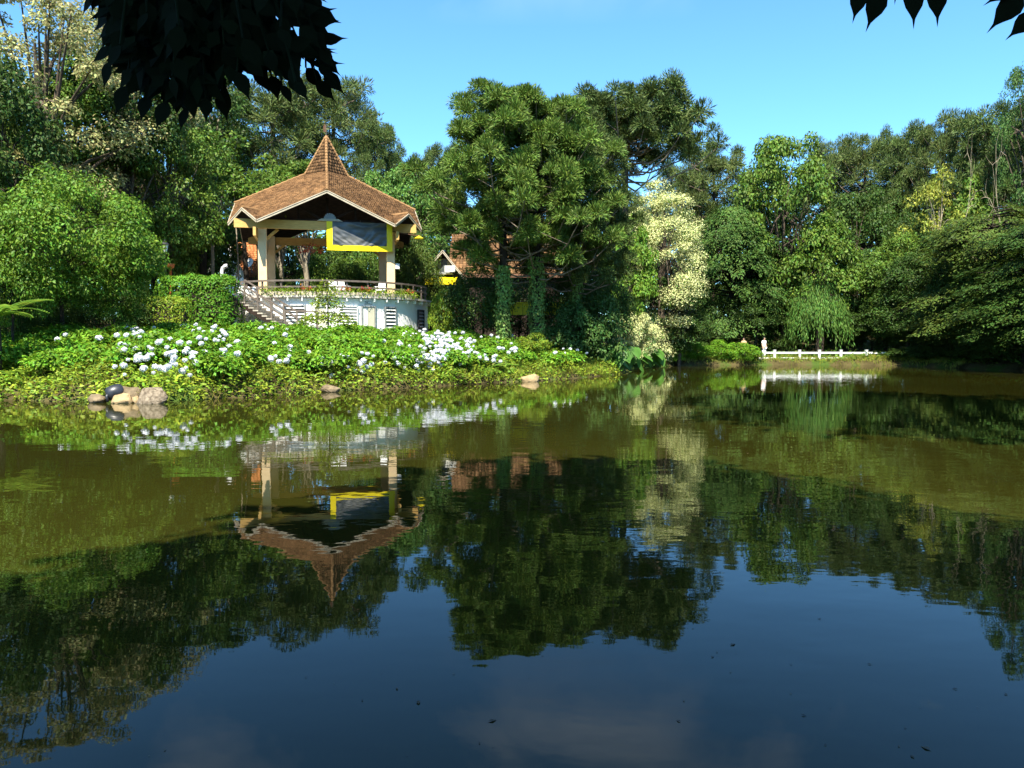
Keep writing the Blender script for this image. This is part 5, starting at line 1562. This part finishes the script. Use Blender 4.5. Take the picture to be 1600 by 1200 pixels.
taro(964, 575, 47.5, 9, 1.25, 'tall bright elephant ear clump at the bend of the shore', 1)
taro(982, 577, 49.8, 7, 1.1, 'elephant ear clump second at the bend of the shore', 2)
taro(1000, 577, 55.6, 6, 1.0, 'small elephant ear clump leaning over the water', 3)
taro(1023, 575, 57.6, 5, 1.1, 'elephant ear with one upright leaf under the cream blossom', 4)

# ------------------------------------------------------------------ rocks
def rock(px, py, w, h, d, mat, label, seed, name='rock', amp=.2, off=.25):
    p = on_water(px, py); p.z = 0
    while shore_dist(p.x, p.y)[0] > -off: p = p * .996
    rg_ = random.Random(seed * 7 + 1)
    bm = bmesh.new()
    for k in range(16):
        v = Vector((rg_.gauss(0, 1), rg_.gauss(0, 1), rg_.gauss(0, 1))).normalized() * rg_.uniform(.85, 1.1)
        bm.verts.new((v.x * w / 2, v.y * d / 2, max(v.z, -.35) * h))
    r_ = bmesh.ops.convex_hull(bm, input=bm.verts)
    bmesh.ops.delete(bm, geom=[g for g in r_['geom_interior'] if isinstance(g, bmesh.types.BMVert)], context='VERTS')
    bmesh.ops.bevel(bm, geom=bm.edges[:], offset=.06 * w, segments=2, affect='EDGES', clamp_overlap=True)
    bmesh.ops.triangulate(bm, faces=bm.faces[:])
    bmesh.ops.subdivide_edges(bm, edges=bm.edges[:], cuts=2, use_grid_fill=True)
    for v in bm.verts: v.co *= 1 + .07 * mnoise.noise(v.co * 5 / max(w, .5) + Vector((seed, 0, 0))) + .03 * mnoise.noise(v.co * 22)
    o = part(name, bm, M[mat], None, True, loc=(p.x, p.y, .06)); tag(o, label, 'rock', 'rocks at the water edge')


rock(151, 624, .62, .26, .5, 'rock', 'small tan rock at the left end of the rock group', 1)
rock(190, 628, .8, .34, .5, 'rock_pale', 'pale pointed rock in front of the black drum', 2, amp=.12)
rock(234, 624, 1.5, .5, .9, 'rock_grey', 'largest speckled boulder at the right of the rock group', 3, amp=.1)
rock(205, 617, 1.1, .62, .7, 'rock', 'flat tan rock lying behind the black drum', 4, off=-.1)
rock(213, 622, .3, .22, .3, 'rock_pale', 'small stone wedged beside the biggest boulder', 5)
rock(826, 594, 1.25, .42, .8, 'rock_pale', 'flat tan stone alone at the waterline below the ivy trunks', 6, amp=.1)
rock(515, 606, .9, .25, .6, 'rock', 'dry brown tussocky stone at the waterline below the banner', 7)
# black drum pipe end
p = on_water(178, 626)
while shore_dist(p.x, p.y)[0] > -.3: p = p * .996
dr = empty('black_drum', (p.x, p.y + .1, .33), 'black rounded drum lying on the rocks', 'drum', None, .5)
bm = bmesh.new(); lathe(bm, [(.02, -.28), (.16, -.27), (.24, -.18), (.26, 0), (.24, .16), (.16, .26), (.05, .28)], 18)
bmesh.ops.rotate(bm, verts=bm.verts, matrix=Matrix.Rotation(R(70), 3, 'Y')); part('body', bm, M['black_rubber'], dr, True)
bm = bmesh.new(); tube(bm, [(-.2, -.1, 0), (-.25, -.18, -.12), (-.22, -.2, -.28)], [.05, .05, .045], 8); part('spout', bm, M['black_rubber'], dr, True)
p = at(883, 556, 41.8)
mk = empty('marker_post', (p.x, 41.8, tz(p.x, 41.8) - .1), 'thin white marker post on the grassy spit', 'post')
bm = bmesh.new(); tube(bm, [(0, 0, 0), (0, 0, p.z - tz(p.x, 41.8) + .25)], .03, 8); part('stake', bm, M['white_paint'], mk)
bm = bmesh.new(); lathe(bm, [(.045, 0), (.045, .06), (.01, .08)], 8, (0, 0, p.z - tz(p.x, 41.8) + .24)); part('cap', bm, M['white_paint'], mk)

# floating bits on the pond
rg = np.random.default_rng(91); n = 150
y_ = 3.4 + rg.exponential(5, n); x_ = rg.uniform(-.7, .7, n) * y_ + rg.normal(.1, .1, n) * y_
L = Leaves(); a = rg.uniform(0, 6.283, n)
sz = rg.choice([.012, .02, .032, .055], n, p=[.35, .33, .2, .12])
L.add(np.stack([x_, y_, .004 + 0 * x_], 1), np.stack([np.cos(a), np.sin(a), 0 * a], 1), np.tile([0, 0, 1.0], (n, 1)), sz, sz * .4)
o = link('floating_leaves', L.mesh('floating_leaves', noisy_mat('wet_leaf', (.02, .016, .01), (.12, .09, .05), 3, .6, .3, island=.6))); tag(o, 'specks of leaf litter floating on the pond', None, None, 'stuff')

# ------------------------------------------------------------------ people
SKIN = noisy_mat('skin', (.42, .25, .17), (.48, .29, .2), 6, .6, .3)
HAIR = noisy_mat('dark_hair', (.012, .009, .007), (.03, .02, .015), 20, .5, .4)


def skin_chain(name, verts, edges, rad, mat, parent, sub=2, root=0):
    me = bpy.data.meshes.new(name); me.from_pydata(verts, edges, []); me.materials.append(mat)
    o = link(name, me, parent)
    m = o.modifiers.new('skin', 'SKIN'); m.use_smooth_shade = True
    for i, r_ in enumerate(rad):
        r_ = r_ if isinstance(r_, tuple) else (r_, r_)
        me.skin_vertices[0].data[i].radius = r_
    me.skin_vertices[0].data[root].use_root = True
    s = o.modifiers.new('sub', 'SUBSURF'); s.levels = sub; s.render_levels = sub
    return o


def person(loc, rz, label, shirt, trousers, k=1.0):
    r0 = empty('person', loc, label, 'person', None, rz, (k,) * 3)
    J = [(0, 0, .95), (0, .01, 1.12), (0, .015, 1.32), (0, .01, 1.46), (0, -.01, 1.53), (0, -.02, 1.62), (0, -.015, 1.70),
         (.17, .01, 1.42), (.22, .03, 1.16), (.2, -.06, .92), (.2, -.09, .84), (-.17, .01, 1.42), (-.23, .02, 1.16), (-.22, -.05, .92), (-.22, -.08, .84),
         (.09, 0, .88), (.1, -.02, .48), (.1, .02, .08), (.11, -.12, .035), (-.09, 0, .88), (-.11, .03, .48), (-.11, .08, .08), (-.11, -.06, .035)]
    E = [(0, 1), (1, 2), (2, 3), (3, 4), (4, 5), (5, 6), (3, 7), (7, 8), (8, 9), (9, 10), (3, 11), (11, 12), (12, 13), (13, 14), (0, 15), (15, 16), (16, 17), (17, 18), (0, 19), (19, 20), (20, 21), (21, 22)]
    Rr = [(.15, .11), (.13, .1), (.16, .11), (.1, .08), .05, .085, .075, .06, .045, .034, .035, .06, .045, .034, .035, .085, .06, .045, .035, .085, .06, .045, .035]
    skin_chain('body', J, E, Rr, SKIN, r0)
    sl = [(0, 0, .9), (0, .01, 1.12), (0, .015, 1.34), (0, .01, 1.45), (.18, .01, 1.42), (.215, .025, 1.22), (-.18, .01, 1.42), (-.225, .02, 1.22)]
    skin_chain('shirt', sl, [(0, 1), (1, 2), (2, 3), (3, 4), (4, 5), (3, 6), (6, 7)], [(.18, .135), (.165, .13), (.19, .135), (.11, .09), .075, .065, .075, .065], shirt, r0)
    tl = [(0, 0, .96), (.09, 0, .86), (.1, -.02, .48), (.1, .02, .1), (-.09, 0, .86), (-.11, .03, .48), (-.11, .08, .1)]
    skin_chain('trousers', tl, [(0, 1), (1, 2), (2, 3), (0, 4), (4, 5), (5, 6)], [(.17, .125), .105, .08, .07, .105, .08, .07], trousers, r0)
    bm = bmesh.new(); blob(bm, (0, .012, 1.675), (.092, .105, .105), 2, 3, .08)
    for v in bm.verts:
        if v.co.y < -.05 and v.co.z < 1.69: v.co.y = -.05
    part('hair', bm, HAIR, r0, True)
    for sx in (-1, 1):
        for k2 in range(4):
            x_ = sx * .21 + sx * (-.02 + .013 * k2) * .6; 
            bm = bmesh.new(); tube(bm, [(x_, -.085 + .01 * k2, .84), (x_, -.1 + .01 * k2, .79), (x_ - sx * .005, -.095 + .01 * k2, .75)], [.010, .009, .007], 6); part('finger', bm, SKIN, r0, True)
        bm = bmesh.new(); tube(bm, [(sx * .2, -.1, .87), (sx * .19, -.13, .83), (sx * .185, -.135, .8)], [.012, .010, .008], 6); part('thumb', bm, SKIN, r0, True)
        bm = bmesh.new(); blob(bm, (sx * .03, -.1, 1.635), (.009, .006, .006), 1, 2, 0); part('eye', bm, HAIR, r0, True)
    bm = bmesh.new(); blob(bm, (0, -.112, 1.607), (.012, .02, .018), 1, 2, 0); part('nose', bm, SKIN, r0, True)


W_ = noisy_mat('white_cloth', (.72, .71, .68), (.8, .79, .77), 5, .85, .1)
OC = noisy_mat('tan_cloth', (.50, .36, .18), (.58, .43, .24), 5, .85, .1)
DK = noisy_mat('dark_cloth', (.02, .02, .025), (.04, .04, .05), 5, .85, .1)
p = at(1194, 540, 64.0)
person((p.x, 64.0, tz(p.x, 64.0)), .5, 'person in a long white top standing at the left end of the white fence', W_, W_, 1.0)
p = at(1162, 540, 64.6)
person((p.x, 64.6, tz(p.x, 64.6) + .06), -.6, 'person in a tan and white top half hidden behind the rounded far bush', OC, DK, .94)

# ------------------------------------------------------------------ the tree over the photographer
sh = empty('shade_tree', (-6.0, -7.5, tz(-6, -7.5)), 'dark tree whose hanging leaves frame the top of the view', 'tree')
rg = np.random.default_rng(123)
T = Tubes()
S0 = Vector((-6.0, -7.5, tz(-6, -7.5)))
def rel(p): return Vector(p) - S0
T.add([(0, 0, -.4), (.2, .2, 3), (.1, .6, 7), (.6, 1.2, 12), (1, 2, 17)], [.45, .36, .3, .2, .08], 10)
L = Leaves()
for i in range(420):
    d = rand_dirs(rg, 1)[0]; k_ = rg.uniform(.2, 1) ** .4
    c = np.array([7.0, 3.7, 9.6]) + d * k_ * np.array([12.5, 4.6, 4.0])
    if i % 4 == 0: c = np.array([5.6, 8.7, 12.6]) + d * k_ * np.array([3.8, 3.2, 3])
    w_ = c + np.array(S0); xs_ = w_[0] - sdir.x / sdir.z * w_[2]; ys_ = w_[1] - sdir.y / sdir.z * w_[2]
    if ys_ > np.interp(xs_, [-9, -4.1, -2.5, -.9, .7, 2.6, 4.3, 5.4, 12], [5.0, 6.2, 7.3, 11, 13.4, 11.9, 9.6, 8.1, 7]) - 1.1: continue  # crown trimmed to set where its shade ends on the pond
    clump_leaves(L, rg, c, rg.uniform(1.2, 1.9), 130, .6)
    if i % 6 == 0: T.add([(.3, .9, 7), tuple((np.array([.3, .9, 7]) + c) / 2 + [0, 0, .6]), tuple(c)], [.12, .08, .03], 5)
# the bough that carries the hanging leaves
bough = [Vector((.2, .3, 4.2)), rel((-4.2, -1.2, 4.9)), rel((-2.6, 1.6, 4.55)), rel((-1.2, 2.9, 3.95)), rel((.2, 3.1, 3.85)), rel((1.6, 2.9, 3.8)), rel((2.9, 2.7, 3.9))]
T.add(bough, [.11, .08, .055, .035, .025, .018, .008], 7)
link('trunk', T.mesh('trunk', M['bark_dark']), sh)
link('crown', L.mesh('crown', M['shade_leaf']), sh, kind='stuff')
# one large pointed leaf
bm = bmesh.new()
prof = [(0, 0), (.10, .08), (.23, .22), (.28, .40), (.22, .60), (.11, .76), (.04, .88), (0, 1.12)]
mid = [bm.verts.new((0, y, -.10 * y * y)) for _, y in prof]
for s in (-1, 1):
    ed = [bm.verts.new((s * x, y, -.10 * y * y + .10 * x)) for x, y in prof[1:-1]]
    ring = [mid[0]] + ed + [mid[-1]]
    for i in range(len(ring) - 1):
        fs = []
        for v in (mid[i], ring[i], ring[i + 1], mid[i + 1]):
            if v not in fs: fs.append(v)
        bm.faces.new(fs)
BL = bm_mesh('leaf', bm, M['shade_leaf'], True)
TW = Tubes()
nleaf = 0


def hang_leaf(p, d, face, s):
    """leaf from stalk p pointing along d, facing roughly `face`"""
    d = d.normalized(); z = (face - d * face.dot(d)).normalized(); x = d.cross(z)
    m = Matrix((x, d, z)).transposed()
    o = link('leaf', BL, sh, rel(p), m.to_euler(), (s, s, s))


rr = random.Random(11)
ends = [(148, -10), (172, 48), (188, 70), (172, 96), (198, 134), (232, 148), (262, 158), (292, 168), (322, 152), (346, 140), (370, 112), (398, 105), (424, 118), (452, 116), (478, 106), (486, 72), (468, 40), (438, 44), (404, 14), (380, 60), (350, 70), (300, 100), (250, 90), (210, 60), (330, 30), (280, 40), (230, 20), (190, 10), (420, 80), (310, 110), (270, 120), (240, 70), (360, 20), (395, 50), (498, 100), (500, 74), (492, 58), (506, 112), (494, 126), (462, 128), (440, 132), (415, 128)]
for i, (ex, ey) in enumerate(ends):
    Y = rr.uniform(2.55, 3.15)
    e = at(ex, ey, Y)
    sx = ex * .65 + 300 * .35 + rr.uniform(-25, 25)
    s = at(sx, -150, 2.9)
    m_ = s.lerp(e, .5) + Vector((rr.uniform(-.05, .05), rr.uniform(-.1, .1), .04))
    TW.add([rel(s) + Vector((0, 0, .25)), rel(s), rel(m_), rel(e)], [.012, .009, .007, .004], 5)
    n = 7
    for k in range(n):
        t = .48 + .52 * k / (n - 1)
        p = (s.lerp(m_, t * 2) if t < .5 else m_.lerp(e, t * 2 - 1))
        sd = 1 if (k + i) % 2 else -1
        outx = (ex - 310) / 170
        d = Vector((sd * rr.uniform(.3, .9) + outx * .9, rr.uniform(-.35, .35), -rr.uniform(.45, 1.1) + (0.9 if (ex > 455 and k > 3 and sd > 0) else 0)))
        if k == n - 1: d = Vector((outx * .7 + rr.uniform(-.2, .2), rr.uniform(-.3, .3), -.9))
        if nleaf < 292:
            hang_leaf(p, d, Vector((rr.uniform(-.5, .5), -1, rr.uniform(-.2, .8))), rr.uniform(.075, .115)); nleaf += 1
# the mass of leaves further back on the same twigs
LM = Leaves()
outl = np.array([(150, -60), (160, 10), (182, 45), (192, 100), (214, 150), (262, 172), (306, 182), (338, 138), (415, 112), (455, 112), (466, 95), (455, 78), (425, 62), (398, 40), (388, -60)], float)
rg2 = np.random.default_rng(5)
cnt = 0
while cnt < 1050:
    q = rg2.uniform([140, -60], [490, 200]); inside = False
    for i in range(len(outl)):
        a_, b_ = outl[i], outl[(i + 1) % len(outl)]
        if (a_[1] > q[1]) != (b_[1] > q[1]) and q[0] < (b_[0] - a_[0]) * (q[1] - a_[1]) / (b_[1] - a_[1]) + a_[0]: inside = not inside
    if not inside: continue
    cnt += 1
    p = rel(at(q[0], q[1] - 25, rg2.uniform(2.7, 3.5)))
    LM.add([tuple(p)], [[(q[0] - 310) / 300 + rg2.normal(0, .5), rg2.normal(0, .4), -rg2.uniform(.3, 1)]], [[rg2.normal(0, .4), -1, rg2.uniform(-.2, .7)]], rg2.uniform(.07, .11), .05)
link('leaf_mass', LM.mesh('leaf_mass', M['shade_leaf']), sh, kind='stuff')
# few leaves along the top, middle and right
for px, py, ang, s in ((415, -20, 200, .12), (455, -18, 170, .11), (1345, -22, 190, .13), (1378, -18, 197, .15), (1425, -28, 172, .16), (1462, -32, 168, .16), (1598, -10, 222, .17), (1618, 20, 228, .14), (1585, -22, 240, .12), (1400, -50, 180, .13), (1445, -55, 185, .13)):
    Y = 2.6
    p = at(px, py, Y); a = R(ang)
    hang_leaf(p, Vector((math.sin(a), rr.uniform(-.15, .15), math.cos(a))), Vector((rr.uniform(-.3, .3), -1, .3)), s * .82)
    TW.add([rel(p), rel(p) + Vector((0, 0, .22)), rel((p.x * .9, 2.9, 3.86))], [.004, .006, .008], 5)
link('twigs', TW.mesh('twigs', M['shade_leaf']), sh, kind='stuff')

# unseen tree added on the near right bank to shade the right of the pond
sr = empty('shade_tree', (11.5, -1.5, tz(11.5, -1.5)), 'unseen tall tree added on the near right bank to shade the pond', 'tree')
T = Tubes(); T.add([(0, 0, -.4), (.3, .3, 8), (.2, 1, 16), (0, 2, 24)], [.5, .4, .3, .1], 9)
L = Leaves()
for i in range(130):
    d = rand_dirs(rg, 1)[0]
    c = np.array([-2, 9, 21]) + d * rg.uniform(.3, 1) ** .5 * np.array([6.5, 7, 4.5])
    clump_leaves(L, rg, c, rg.uniform(1.4, 2.2), 100, .6)
link('trunk', T.mesh('trunk', M['bark_dark']), sr); link('crown', L.mesh('crown', M['shade_leaf']), sr, kind='stuff')
